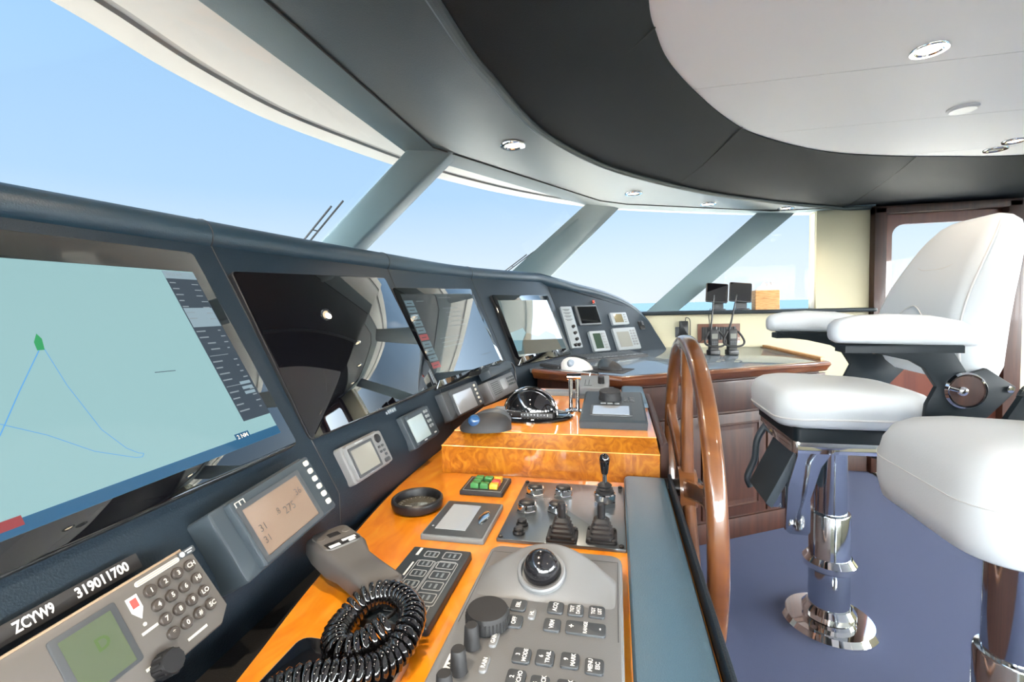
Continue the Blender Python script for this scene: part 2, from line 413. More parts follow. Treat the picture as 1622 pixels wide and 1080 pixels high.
mb.loft([[(p[0] + q.x * d, p[1] + q.y * d, z) for d, z in ((0, 0), (0, 1.16 if abs(p[1] - YC) < 1.5 else 1.05), (.08, 1.16 if abs(p[1] - YC) < 1.5 else 1.05), (.08, 0))] for p, q in zip(wf, nw)])
struct(mb.build('wall_front', GEL))
mb = MB(); mb.prism(rrect(.895, 3.50, 1.45, .26, .03), 1.062, 1.086, .008, both=True); struct(mb.build('trim_12', STEELB))
mb = MB(); mb.box((1.463, 3.488, .05), (.30, .024, .10), .006); struct(mb.build('baseboard_starboard', MAHO))
mb = MB(); mb.box((1.313, 3.56, 1.40), (.012, .07, .65), .003); struct(mb.build('trim_13', GEL))

# side door with a big rounded light
dr = thing('door_1', 'dark mahogany side door with a large rounded window', 'door', (2.01, 3.5, 0)); struct(dr); del dr['category']; del dr['label']
mb = MB(); T = frm((2.01, 3.47, 0), (1, 0, 0), (0, 0, 1)); mb.T = T
mb.box((-.355, .862, -.03), (.07, 1.724, .12), .008); mb.box((.36, .862, -.03), (.09, 1.724, .12), .008); mb.box((0, 1.705, -.03), (.78, .05, .12), .008)
world_part(mb, 'door_frame', MAHO, dr)
def ringplate(mb, outer, inner, z0, z1):
    n = len(outer); L = [[(x, y, z0) for x, y in outer], [(x, y, z1) for x, y in outer], [(x, y, z1) for x, y in inner], [(x, y, z0) for x, y in inner], [(x, y, z0) for x, y in outer]]
    mb.loft(L, cap=False)
mb = MB(T); ringplate(mb, rrect(0, .85, .64, 1.66, .004, 8), rrect(0, 1.185, .54, .86, .07, 8), -.06, -.02)
world_part(mb, 'door_leaf', MAHOR, dr)
mb = MB(T); mb.rbox((0, 1.185), .545, .865, .07, -.044, -.038); world_part(mb, 'door_glass', GLASS, dr)

# sea
SEA = mat('sea_water', (.022, .036, .046), 1., spec=0.)
mb = MB(); mb.lathe([(9000, -7.2), (9000, -7.0)], n=64); struct(mb.build('sea', SEA))

# ceiling lights
def downlight(x, y, z, label, nrm=(0, 0, -1), s=1., grp='recessed downlights', watt=9., lit=True):
    M = frm((x, y, z), (1, 0, 0), (0, -1, 0)) if nrm == (0, 0, -1) else nrm
    t = thing('downlight', label, 'ceiling light', M, grp)
    mb = MB(); mb.lathe([(.030 * s, .001), (.034 * s, .006), (.045 * s, .006), (.048 * s, .001), (.048 * s, -.002), (.030 * s, -.002)][::-1], n=28); mb.build('trim_ring', CHROME, t)
    mb = MB(); mb.lathe([(.0285 * s, -.001), (.0285 * s, .002), (.024 * s, .0035)], n=24); mb.build('bulb', LAMP if lit else GREYD, t)
    if not lit: return t
    l = bpy.data.lights.new('lamp', 'SPOT'); l.energy = watt; l.color = (1, .82, .62); l.spot_size = 2.2; l.spot_blend = .8; l.shadow_soft_size = .018
    lo = bpy.data.objects.new('lamp', l); COL.objects.link(lo); lo.parent = t; lo.location = (0, 0, .022); lo.rotation_euler = (PI, 0, 0)
    return t
DL = [(-.36, 1.70, ZS, 'chrome downlight in the grey window soffit nearest the camera, right of the first pillar'),
      (.10, 2.61, ZS, 'small chrome downlight in the soffit above the second window pillar'),
      (.55, 3.035, ZS, 'small chrome downlight in the soffit above the third window pane'),
      (1.07, 3.335, ZS, 'small chrome downlight in the soffit beside the third window pillar'),
      (.895, 1.626, ZC + .004, 'chrome downlight lit in the white ceiling, the largest in view'),
      (1.82, 2.67, ZC + .004, 'chrome downlight in the white ceiling at the right picture edge'),
      (1.83, 2.80, ZC + .004, 'unlit dark downlight in the white ceiling close to the dark ring')]
for x, y, z, l in DL: downlight(x, y, z, l, watt=17. if y == 1.70 else 9., lit='unlit' not in l)
for x, y in ((-.36, -.8), (-.37, .02), (-.37, .68), (.9, .2), (.9, -.9), (2.4, 1.0), (2.4, -.9), (3.5, 1.6), (3.5, -.4)):
    z = ZS if x < 0 else ZC + .004
    downlight(x, y, z, 'chrome downlight in the ceiling outside the picture', grp='downlights outside the picture', watt=19. if x < 0 and y > -.5 else 9.)
t = tag(MB().lathe([(.048, 0), (.048, -.006), (.040, -.012), (.0, -.013)][::-1], (1.30, 2.155, ZC + .005), n=32).build('smoke_detector', WHTP), 'round white cover plate on the white ceiling below the big downlight', 'cover plate')

# ------------------------------------------------------------------ instrument console (the long dash)
SE = [((-.560, .02), -.62, -8), ((-.585, .835), -.54, 0), ((-.580, 1.505), -.44, 4), ((-.495, 2.165), -.44, 13), ((-.245, 2.80), -.44, 30), ((.338, 3.38), -.44, 43)]
SEX = [((-.33, -.75), -.62, -24)] + SE
ZBR = .775
def sp(i, z, off=0., S=SE):
    (x, y), s, a = S[i]; a = math.radians(a); k = s * (max(z, ZBR) - .83) + off
    return Vector((x + math.cos(a) * k, y - math.sin(a) * k, z))
FR = {}
for i, f in enumerate('ABCDE'):
    b0, b1, t0, t1 = sp(i, .83), sp(i + 1, .83), sp(i, 1.29), sp(i + 1, 1.29)
    e = ((b1 - b0) + (t1 - t0)).normalized(); u = (t0 - b0) + (t1 - b1); u = (u - e * u.dot(e)).normalized()
    FR[f] = ((b0 + b1 + t0 + t1) / 4, e, u, e.cross(u))
def on(f, a, b, off=0., rot=0.):
    c, e, u, n = FR[f]; cr, sr = math.cos(rot), math.sin(rot)
    return frm(c + e * a + u * b + n * off, e * cr + u * sr, u * cr - e * sr)
dash = thing('instrument_console', 'long dark leather dash carrying the big screens below the windows', 'dash console', (-.55, 1., 0))
mb = MB(); zs = [.62, .70, ZBR - .01, ZBR + .01, .9, 1.03, 1.16, 1.29]
for i in range(len(SEX) - 2):
    def fn(s, t, i=i):
        z = zs[min(int(round(t * 7)), 7)]
        return tuple(sp(i, z, 0, SEX).lerp(sp(i + 1, z, 0, SEX), s))
    mb.grid(fn, 4, 7)
# last facet, its outline falling in a curve to the chart table
c, e, u, n = FR['E']
ET = [(-.50, .245), (-.257, .212), (.024, .152), (.228, .069), (.337, -.039), (.386, -.141), (.4325, -.262)]
et = [p.to_2d() for p in catmull([(*p, 0) for p in ET], 5)]
MBE = frm(c, e, u)
iv = MBE.inverted(); L0 = (iv @ sp(4, .78)); L1 = iv @ sp(4, 1.29)
poly = [(L0.x, L0.y), (.445, -.29)] + [tuple(p) for p in et[::-1]][:-1] + [(L1.x, L1.y)]
mb.T = MBE; mb.prism(poly, -.10, 0); mb.T = Matrix()
world_part(mb, 'panel', LEA, dash, 25)
for i in range(1, 5): mb = MB(); mb.tube([sp(i, z, .0005) for z in (.70, ZBR, .9, 1.1, 1.29)], .0016, 6); world_part(mb, 'panel_joint', BLKM, dash)
roll = [sp(i, 1.312, -.016, SEX) for i in range(len(SEX) - 1)]
rp = catmull(roll, 8); rp = rp[:-1]
tail = [MBE @ Vector((p.x, p.y + .012, -.018)) for p in et[6:]]
path = rp + tail; nb_ = len(rp); R = [.036] * nb_ + [.033 - .020 * min(1, k / (len(tail) - 1) * 1.3) for k in range(len(tail))]
mb = MB(); mb.tube(path, R, 16); world_part(mb, 'padded_roll', LEAR, dash, 60)
for i in (2, 3, 4):
    mb = MB(); cc = roll[i]; d = (roll[i + 1] - roll[i - 1]).normalized() if i < 5 else (roll[i] - roll[i - 1]).normalized()
    a = d.cross(Vector((0, 0, 1))).normalized(); b = a.cross(d)
    mb.tube([cc + (a * math.cos(t) + b * math.sin(t)) * .0362 for t in [2 * PI * k / 24 for k in range(24)]], .0013, 5, closed=True)
    world_part(mb, 'roll_seam', BLKM, dash)
mb = MB(); back = [(-1.6, -.75), (-1.6, .0), (-1.6, .9), (-1.6, 1.6), (-1.1, 2.8), (-.4, 3.5)]
A = [sp(i, 1.30, -.02, SEX) for i in range(6)]
mb.loft([[tuple(a), (b[0], b[1], 1.17), (b[0], b[1], 1.12), (a.x - .05, a.y, 1.2)] for a, b in zip(A, back)])
world_part(mb, 'deck', LEA, dash)
mb = MB(); mb.prism([(-.36, -.75), (-.60, .02), (-.62, .85), (-.60, 1.5), (-.45, 1.5), (-.40, -.75)], .58, .668)
mb.prism([(-.42, -.7), (-.60, 1.4), (-.57, 1.4), (-.39, -.7)], .0, .58)
world_part(mb, 'trough', TROUGH, dash)

# ------------------------------------------------------------------ helm desk, pod, armrests
desk = thing('helm_desk', 'orange burl helm desk with high gloss lacquer', 'desk', (-.2, .8, 0))
left = [(-.38, -.5), (-.425, .2), (-.465, .464), (-.497, .638), (-.528, .847), (-.550, 1.05), (-.556, 1.25), (-.553, 1.42), (-.53, 1.7), (-.45, 2.07)]
outl = [p.to_2d() for p in catmull([(*p, 0) for p in left], 4)]
mb = MB(); mb.prism([tuple(p) for p in outl] + [(.02, 1.93), (.122, 1.93), (.122, -.5)], .655, DZ, .004)
world_part(mb, 'worktop', BURL, desk)
mb = MB(); mb.tube([(p.x, p.y, DZ - .004) for p in outl], .004, 6); world_part(mb, 'edge_strip', BLK, desk)
mb = MB(); mb.prism([(-.36, -.45), (-.36, 1.9), (.09, 1.9), (.09, -.45)], .0, .655); world_part(mb, 'base', MAHO, desk)
def pad_mesh(x0, x1, y0, y1, z0, z1):
    mb = MB(); mb.prism([(x0, y0), (x1, y0), (x1, y1 - .008), (x1 - .008, y1), (x0 + .008, y1), (x0, y1 - .008)], z0, z1, .012, both=False); return mb
o = world_part(pad_mesh(.016, .116, -.5, 1.195, DZ + .0005, DZ + .024), 'armrest_pad', PAD, desk)
mb = MB(); mb.box((.126, .35, .69), (.008, 1.69, .07), .003); world_part(mb, 'side_trim', LEA, desk)

pod = thing('raised_console', 'raised quilted wood box with a sloped front edge standing on the helm desk', 'console box', (-.18, 1.5, DZ))
def podring(i, z): return [(-.473 + i * .45, 1.198 + i, z), (.104 - i * .10, 1.198 + i, z), (.104 - i * .10, 1.93, z), (-.36 + i * .3, 1.93, z), (-.473 + i * .45, 1.55, z)]
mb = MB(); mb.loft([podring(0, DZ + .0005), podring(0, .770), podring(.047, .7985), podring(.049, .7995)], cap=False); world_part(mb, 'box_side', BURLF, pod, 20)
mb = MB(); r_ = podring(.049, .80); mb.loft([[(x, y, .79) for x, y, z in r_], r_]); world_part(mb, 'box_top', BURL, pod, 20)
mb = MB()
for i, z in ((0, .770), (.048, .7997)):
    q = podring(i, z); mb.tube([q[4], q[0], q[1], q[2]], .0012, 6)
world_part(mb, 'inlay', EDGEL, pod)
world_part(pad_mesh(.018, .103, 1.60, 1.93, .8005, .818), 'armrest_pad', PAD, pod)
mb = MB(); mb.prism([(.106, 1.2), (.130, 1.25), (.130, 1.92), (.106, 1.92)], .5, .79, .01); mb.prism([(.122, 1.30), (.140, 1.34), (.140, 1.80), (.122, 1.80)], .50, .74, .01)
world_part(mb, 'side_moulding', MAHO, pod)

# ------------------------------------------------------------------ chart table cabinet
cab = thing('chart_cabinet', 'mahogany chart table cabinet with grey glossy top beyond the wheel', 'cabinet', (.4, 2.8, 0))
C0, C1, CL = Vector((.023, 2.055)), Vector((1.045, 2.648)), Vector((-.404, 2.289))
tp = [tuple(CL), tuple(C0), tuple(C1), (.995, 3.485), (.26, 3.485), (.30, 3.37), (-.20, 2.84), (-.27, 2.70), (-.45, 2.35)]
LAM = mat('laminate_grey', (.17, .215, .26), .06, spec=.9)
mb = MB(); mb.prism(tp, TZ - .02, TZ, .002); world_part(mb, 'worktop', LAM, cab)
d1 = (C1 - C0).normalized(); n1 = Vector((d1.y, -d1.x)); d0 = (C0 - CL).normalized(); n0 = Vector((d0.y, -d0.x))
mn = (n0 + n1) / (1 + n0.dot(n1)); de = Vector((1, .06)).normalized(); me_ = (n1 + de) / (1 + n1.dot(de))
def edge(o): return [CL + n0 * o, C0 + mn * o, C1 + me_ * o, Vector((.995, 3.48)) + de * o]
mb = MB()
prof = [(-.012, .832), (.004, .834), (.012, .829), (.016, .818), (.010, .808), (.004, .800), (.001, .790), (-.006, .784), (-.03, .782), (-.03, .832)]
rows = list(zip(*[[(*p, z) for p in edge(o)] for o, z in prof])); mb.loft([list(r) for r in rows]); world_part(mb, 'edge_moulding', MAHOL, cab, 50)
ie = edge(-.03)
mb = MB(); body = [tuple(p) for p in ie] + [(.30, 3.37), (-.20, 2.84), (-.36, 2.45)]
mb.prism(body, .10, .784); ik = edge(-.06); mb.prism([tuple(p) for p in ik] + [(.30, 3.37), (-.20, 2.84), (-.33, 2.45)], 0, .10)
world_part(mb, 'body', MAHO, cab)
TC = frm((*ie[1], 0), (*d1, 0), (0, 0, 1)); ln = (C1 - C0).length
def raised(mb, x0, x1, y0, y1, fr=.045):
    mb.box(((x0 + x1) / 2, (y0 + y1) / 2, .008), (x1 - x0, y1 - y0, .016), .003)
    a, b, c2, d2 = x0 + fr, x1 - fr, y0 + fr, y1 - fr
    out = [(a, c2, .018), (b, c2, .018), (b, d2, .018), (a, d2, .018)]
    mid = [(a + .008, c2 + .008, .024), (b - .008, c2 + .008, .024), (b - .008, d2 - .008, .024), (a + .008, d2 - .008, .024)]
    inn = [(a + .016, c2 + .016, .014), (b - .016, c2 + .016, .014), (b - .016, d2 - .016, .014), (a + .016, d2 - .016, .014)]
    pan = [(a + .05, c2 + .05, .022), (b - .05, c2 + .05, .022), (b - .05, d2 - .05, .022), (a + .05, d2 - .05, .022)]
    mb.loft([out, mid, inn, pan])
for k in range(3):
    x0 = .03 + k * .385; mb = MB(TC); raised(mb, x0, x0 + .375, .115, .615); dd = world_part(mb, 'door', MAHO, cab, 25)
    mb = MB(TC); mb.lathe([(.0, .016), (.006, .016), (.006, .03), (.013, .034), (.015, .042), (.009, .05), (.0, .051)], (x0 + .025, .655 - .07, 0), n=16)
    world_part(mb, 'knob', BRASS, dd)
    mb = MB(TC); mb.box((x0 + .1875, .70, .008), (.375, .145, .016), .004); world_part(mb, 'drawer', MAHO, cab, 25)
mb = MB(TC); mb.box((ln / 2 - .03, .05, .004), (ln, .10, .014), .005); world_part(mb, 'plinth', MAHO, cab)
mb = MB(); mb.prism([(.975, 3.47), (1.005, 3.47), (1.062, 2.72), (1.035, 2.70)], TZ + .003, TZ + .016, .004); world_part(mb, 'fiddle_rail', OAK, cab)

# ------------------------------------------------------------------ big screens
def monitor(f, a, b, w, h, label, tilt=0., yaw=0.):
    t = thing('monitor', label, 'monitor', on(f, a, b) @ Matrix.Translation((-.001 * yaw, 0, .0042 * yaw)) @ Matrix.Rotation(math.radians(-yaw), 4, 'Y') @ Matrix.Rotation(math.radians(-tilt), 4, 'X'), 'flush glass screens along the dash')
    mb = MB(); mb.rbox((0, 0), w, h, .012, -.03, .012, .002); mb.build('housing', BLK, t)
    mb = MB(); mb.rbox((0, 0), w - .004, h - .004, .010, .0122, .0135, .0005); mb.build('glass_front', SCROFF, t)
    return t
def rects(mb, L, z):
    for m, x, y, w, h in L:
        mb.m = m; mb.quad((x, y, z), (x + w, y, z), (x + w, y + h, z), (x, y + h, z))
def line(mb, pts, w, z):
    for p, q in zip(pts, pts[1:]):
        p = Vector(p); q = Vector(q); d = (q - p).normalized(); nn_ = Vector((-d.y, d.x)) * w / 2
        mb.quad((*(p - nn_), z), (*(q - nn_), z), (*(q + nn_), z), (*(p + nn_), z))
random.seed(3)
# A: chart screen
t = monitor('A', .006, .018, .70, .435, 'largest lit screen at the left edge showing a pale blue chart')
AX, AY = .006, .018
mb = MB(); mb.quad((-.326, -.184, .0140), (.322, -.184, .0140), (.322, .168, .0140), (-.326, .168, .0140)); mb.build('chart_display', SCRA, t)
z = .0144; mb = MB()
rects(mb, [(0, -.326, -.184, .648, .016)], z)
mb.build('status_bar', SCRBLUE, t)
mb = MB(); rects(mb, [(0, .258, -.142, .064, .308)], z); z2 = .0147
rects(mb, [(1, .258, .150, .064, .016), (1, .260, .048, .060, .040)], z2)
for k in range(7):
    rects(mb, [(2, .261, .140 - k * .0125, .010 + .008 * random.random(), .0022), (2, .301 + .006 * random.random(), .138 - k * .0125, .014, .0018)], z2)
for k in range(14):
    if k in (4, 9): rects(mb, [(2, .261, .038 - k * .0125, .04, .0012)], z2); continue
    rects(mb, [(2, .261 + (.010 if k in (2, 3) else 0), .038 - k * .0125, .010 + .014 * random.random(), .0024), (2, .307, .038 - k * .0125, .005 + .006 * random.random(), .0022)], z2)
for k in range(3): rects(mb, [(1, .292, -.075 - k * .010, .024, .006)], z2 + .0002)
mb.m = 2; mb.text('10:22 AM', (.278, .158, z2 + .0003), .008)
mb.build('data_panel', [SCRSIDE, SCRBOX, SCRTXT], t)
mb = MB(); z = .0146
def sA(L): return [(x - AX, y - AY) for x, y in L]
line(mb, sA([(.033, .050), (-.009, -.006), (-.044, -.055), (-.07, -.085)]), .0011, z)
line(mb, sA([(.036, .050), (.040, -.007), (.052, -.076), (.069, -.110), (.080, -.121), (.086, -.124), (.082, -.128), (.074, -.126), (.033, -.102), (-.004, -.067), (-.039, -.042), (-.09, -.01)]), .0008, z)
mb.build('track_line', SCRTRK, t)
mb = MB(); mb.prism(sA([(.028, .046), (.036, .046), (.039, .062), (.036, .070), (.029, .058)]), z, z + .0002); mb.build('ship_symbol', SCRGRN, t)
mb = MB(); line(mb, sA([(.158, -.008), (.192, -.010)]), .0011, z); mb.build('chart_note', SCRSIDE, t)
mb = MB(); rects(mb, [(0, .226, -.172, .03, .013)], z); mb.m = 1; mb.text('2 NM', (.241, -.1655, z + .0003), .010, bold=.01); mb.build('range_box', [SCRBLUE, BTN], t)
mb = MB(); rects(mb, [(0, -.095, -.176, .03, .011)], z + .0003); mb.build('alarm_box', SCRRED, t)
# B: blank
monitor('B', -.052, -.004, .572, .396, 'switched-off black screen mirroring ceiling lights, second from the left', 1., 3.4)
# C: dark menu page
t = monitor('C', -.081, -.018, .592, .385, 'dim screen with a column of pale menu keys, third from the left', 1., 2.6)
z = .0141; mb = MB(); rects(mb, [(0, -.268, -.165, .536, .33)], z); mb.build('dim_display', SCRDIM, t)
SCRMENU = mat('screen_menu_key', (.01, .01, .012), .05, em=(.075, .12, .14), es=1)
SCRFAINT = mat('screen_faint_text', (.01, .01, .012), .05, em=(.06, .075, .08), es=1)
for k in range(10):
    mb = MB(); rects(mb, [(0, -.262, .118 - k * .0265, .052, .022), ], z + .0002); rects(mb, [(1, -.252, .127 - k * .0265, .03, .003)], z + .0004)
    mb.build('menu_key', [SCRRED if k in (5, 9) else SCRMENU, SCRDIM], t)
mb = MB()
for k in range(5): rects(mb, [(2, -.03 + .01 * random.random(), .10 - k * .019, .11 + .03 * random.random(), .0045)], z + .0002)
for k in range(3): rects(mb, [(2, -.14, -.02 - k * .017, .15, .004)], z + .0002)
rects(mb, [(2, -.19, .134, .05, .004), (2, -.03, .146, .10, .005), (2, .15, .134, .05, .004), (2, -.24, -.14, .04, .004), (2, .12, -.12, .09, .003)], z + .0002)
mb.build('page_text', [SCRMENU, SCRRED, SCRFAINT, SCRDIM], t)
# D: radar/chart
t = monitor('D', .012, -.036, .575, .385, 'screen with a muted chart of brown land and blue-green water, fourth from the left')
z = .0141; mb = MB(); rects(mb, [(0, -.252, -.150, .504, .31)], z); mb.build('dim_display', SCRD, t)
mb = MB(); mb.prism([(-.20, -.149), (.20, -.149), (.18, -.06), (.10, -.03), (.0, -.055), (-.10, -.03), (-.17, -.075)], z, z + .0002); mb.build('land_area', SCRLAND, t)
mb = MB(); mb.prism([(-.25, -.02), (-.12, .0), (-.11, -.028), (-.17, -.07), (-.21, -.12), (-.25, -.12)], z, z + .0002); mb.build('water_area', SCRTEAL, t)

# ------------------------------------------------------------------ instruments on the lower dash
def keyrow(t, name, spots, w, h, z, m, r=.3, ht=.003, lab_m=None, glyph=None):
    for i, (x, y) in enumerate(spots):
        mb = MB(); mb.rbox((x, y), w, h, min(w, h) * r, z, z + ht, ht * .3, n=3)
        if lab_m:
            mb.m = 1
            g = glyph[i % len(glyph)] if glyph else '-'
            mb.text(g, (x, y, z + ht + .0003), h * .55, bold=.02)
        mb.build(name, [m, lab_m] if lab_m else m, t)
# VHF radio with keypad
t = thing('vhf_radio', 'bronze-grey radio set with round number keys and a green display under the chart screen', 'radio', on('A', -.085, -.3165, .007, .022))
mb = MB(); mb.prism([(-.150, -.055), (.130, -.055), (.147, -.040), (.140, .040), (.126, .050), (-.150, .050)], -.01, .045, .006); mb.build('case', BRONZE, t)
mb = MB(); mb.box((-.005, .0485, .036), (.27, .006, .012), .002); mb.build('top_edge', TAUPE, t)
z = .0452
mb = MB(); mb.rbox((.010, .006), .062, .068, .003, z - .002, z + .0012, .0008); mb.build('display_bezel', GREYD, t)
mb = MB(); mb.quad((-.014, -.024, z + .0016), (.034, -.024, z + .0016), (.034, .034, z + .0016), (-.014, .034, z + .0016)); mb.m = 1; mb.text('D', (.016, .01, z + .0019), .018, bold=.03); mb.build('display', [LCDG, mat('lcd_green_dark', (.05, .085, .03), .2)], t)
keys = [(x, y) for x in (.078, .095, .112, .129) for y in (.028, .010, -.008, -.026)]
gl = ['1', '4', '7', '*', '2', '5', '8', '0', '3', '6', '9', '#', 'CH', 'HI', 'LO', 'SC']
for (x, y), g in zip(keys, gl):
    mb = MB(); mb.lathe([(.0068, z), (.0066, z + .003), (.0058, z + .004), (0, z + .004)], (x - .003, y, 0), n=16); mb.m = 1; mb.text(g, (x - .003, y, z + .0043), .0075, bold=.03); mb.build('key', [mat('key_brown', (.045, .038, .033), .4) if 'key_brown' not in bpy.data.materials else bpy.data.materials['key_brown'], BTN], t)
mb = MB(); mb.prism([(.050, .034), (.050, .018), (.056, .008), (.062, .018), (.062, .034)], z, z + .0008); mb.m = 1; mb.prism([(.0525, .031), (.0525, .021), (.0595, .021), (.0595, .031)], z + .0008, z + .0014); mb.build('shield_badge', [WHT, RED], t)
mb = MB(); mb.rbox((.092, .042), .055, .006, .003, z, z + .0006); mb.m = 1
for k in (-.0013, .0013): mb.box((.092, .042 + k, z + .0007), (.05, .0009, .0004))
mb.build('label_strip', [BTN, TAUPE], t)
mb = MB(); mb.rbox((.131, .044), .022, .008, .002, z, z + .0008); mb.m = 1; mb.lathe([(.0033, 0), (.0033, .0006), (0, .0006)], (.1245, .044, z + .0008), n=14); mb.box((.134, .0455, z + .0010), (.010, .0016, .0004)); mb.box((.134, .0425, z + .0010), (.006, .0016, .0004)); mb.build('logo_sticker', [GREYD, WHTD], t)
mb = MB(); mb.lathe([(.002, 0), (.002, .0006), (0, .0006)], (.056, .001, z), n=12); mb.box((.058, -.007, z + .0003), (.018, .003, .0006)); mb.box((.048, -.040, z + .0003), (.022, .003, .0006)); mb.box((.098, -.043, z + .0003), (.026, .003, .0006)); mb.box((-.062, .012, z + .0003), (.04, .004, .0006)); mb.build('printing', BTN, t)
mb = MB(); mb.lathe([(.013, 0), (.0125, .016), (.0115, .018), (0, .018)], (.052, -.047, z), n=24)
for k in range(12): a = k * PI / 6; mb.box((.052 + .0128 * math.cos(a), -.047 + .0128 * math.sin(a), z + .008), (.002, .002, .014))
mb.build('volume_knob', BLK, t)
mb = MB()
for k in range(6): mb.box((-.055, .000 - k * .0085, z + .0003), (.05, .0035, .0006))
mb.build('speaker_slots', BLK, t)
# call sign plate

mb = MB(on('A', -.062, -.2495, .014, .012)); mb.rbox((0, 0), .165, .0185, .001, -.016, .0018, .0004); mb.m = 1
mb.text('ZCYW9', (-.0235, 0, .0021), .0150, bold=.03, asp=.64); mb.text('319011700', (.041, 0, .0021), .0155, bold=.03, asp=.80)
tag(mb.build('call_sign_plate', [BLKM, WHT]), 'black strip with white lettering ZCYW9 319011700 above the radio set', 'label plate')
# display unit with six cream buttons
t = thing('instrument_display', 'large blue-grey instrument with brown screen and six cream buttons beside the radio set', 'instrument display', on('A', .215, -.288, 0, .06))
mb = MB(); mb.rbox((-.004, 0), .212, .112, .006, -.012, .040, .004); mb.rbox((.008, 0), .184, .106, .004, .038, .052, .003); mb.build('case', GREYB, t)
mb = MB(); ringplate(mb, rrect(-.010, -.004, .140, .090, .002, 2), rrect(-.010, -.004, .126, .076, .001, 2), .051, .0545); mb.build('screen_bezel', GREYD, t)
mb = MB(); mb.rbox((-.010, -.004), .127, .077, .001, .048, .0524); mb.m = 1
for x, y, s_, tx in ((-.055, -.004, .016, '31'), (-.058, -.022, .015, '31'), (-.018, .002, .014, '.8'), (.006, -.004, .018, '275'), (.038, .010, .016, '36')): mb.text(tx, (x, y, .0527), s_)
mb.build('screen', [LCDBR, LCDDIG], t)
keyrow(t, 'button', [(.087, .042 - k * .0155) for k in range(6)], .011, .0095, .052, BTN, .35)
mb = MB(); ringplate(mb, rrect(-.068, .043, .018, .011, .001, 2), rrect(-.068, .043, .0155, .0085, .001, 2), .0518, .0528); mb.box((-.068, .043, .0524), (.0016, .010, .0006)); mb.build('maker_mark', BTN, t)
# two small displays
t = thing('fish_finder', 'small grey display with a round keypad below the blank screen', 'instrument display', on('B', -.218, -.283))
mb = MB(); mb.rbox((0, 0), .152, .086, .008, -.005, .026, .004); mb.rbox((.002, 0), .140, .080, .007, .024, .036, .003); mb.build('case', GREY, t)
mb = MB(); ringplate(mb, rrect(-.020, -.002, .092, .068, .003, 3), rrect(-.020, -.002, .080, .056, .002, 3), .035, .0375); mb.build('screen_bezel', GREYD, t)
mb = MB(); mb.rbox((-.020, -.002), .081, .057, .001, .033, .0366); mb.build('screen', LCDGR, t)
mb = MB(); mb.lathe([(.011, 0), (.010, .003), (0, .004)], (.048, .024, .036), n=20); mb.build('direction_pad', BLK, t)
keyrow(t, 'key', [(.040, .004), (.054, .004), (.040, -.008), (.054, -.008), (.054, -.018)], .008, .006, .036, GREYD, .3)
mb = MB(); mb.rbox((.050, -.031), .022, .010, .004, .036, .0385, .001); mb.build('power_key', GREYD, t)
mb = MB(); mb.box((-.02, .036, .0362), (.03, .002, .0005)); mb.box((-.02, -.0355, .0362), (.012, .003, .0005)); mb.build('printing', WHTD, t)
t = thing('depth_display', 'small black framed display with pale grey screen beside the grey fish finder', 'instrument display', on('B', .070, -.286))
mb = MB(); mb.rbox((0, 0), .150, .098, .005, -.005, .016, .003); mb.rbox((.006, 0), .132, .090, .005, .014, .026, .002); mb.build('case', GREYB, t)
mb = MB(); mb.rbox((-.022, -.002), .084, .068, .002, .022, .0268); mb.build('screen', mat('lcd_pale', (.30, .36, .36), .06, spec=.9, coat=1, coat_rough=0), t)
keyrow(t, 'key', [(.036 + (k % 2) * .014, .032 - (k // 2) * .015) for k in range(8)], .010, .009, .026, GREYL, .45, .003)
mb = MB(); mb.box((.048, -.036, .0263), (.014, .004, .0005)); mb.box((-.02, -.040, .0263), (.016, .003, .0005)); mb.build('printing', WHTD, t)
t = thing('radar_repeater', 'dark grey display with white screen and a column of buttons behind the thumb trackball', 'instrument display', on('C', -.262, -.275))
mb = MB(); mb.rbox((-.010, 0), .245, .098, .006, -.005, .036, .004); mb.rbox((.010, 0), .205, .092, .005, .034, .05, .003); mb.build('case', GREYD, t)
mb = MB(); mb.rbox((-.022, -.006), .140, .070, .002, .046, .0512); mb.build('screen', LCDW, t)
keyrow(t, 'button', [(.080, .032 - k * .016) for k in range(5)], .013, .009, .050, BTN, .35)
# radio telephone with handset
t = thing('radio_telephone', 'grey radio telephone with handset hung above it beside the fourth screen', 'telephone', on('C', .095, -.285))
mb = MB(); mb.rbox((0, -.006), .295, .085, .006, -.005, .045, .005); mb.build('base', GREY, t)
mb = MB(); mb.rbox((.0, .0), .055, .045, .003, .044, .047); mb.build('screen', LCDW, t)
mb = MB(); 
for k in range(7): mb.box((-.085, .022 - k * .008, .0453), (.08, .003, .0006))
mb.build('speaker_slots', BLK, t)
keyrow(t, 'key', [(.060 + i * .022, .016 - j * .014) for i in range(4) for j in range(3)], .015, .009, .045, GREYD, .2)
mb = MB(); mb.prism([(-.135, .045), (.115, .048), (.125, .085), (.05, .092), (-.02, .082), (-.115, .09), (-.14, .075)], .02, .07, .008); mb.build('handset', GREYB, t)
mb = MB(); mb.tube(catmull([(.115, .06, .045), (.15, .07, .06), (.17, .03, .05), (.16, -.03, .03), (.14, -.05, .012)], 6), .004, 8); mb.build('cord', BLK, t)
mb = MB(on('B', -.045, -.2115, 0, .01)); mb.rbox((0, 0), .125, .012, .001, .0003, .001); mb.m = 1
for k in range(11): mb.box((-.055 + k * .011, .001 * (k % 3 - 1), .0012), (.007, .007, .0005))
tag(mb.build('adhesive_label', [mat('label_film', (.12, .16, .19), .3), WHTD]), 'worn pale adhesive label under the lower edge of the blank screen', 'label')

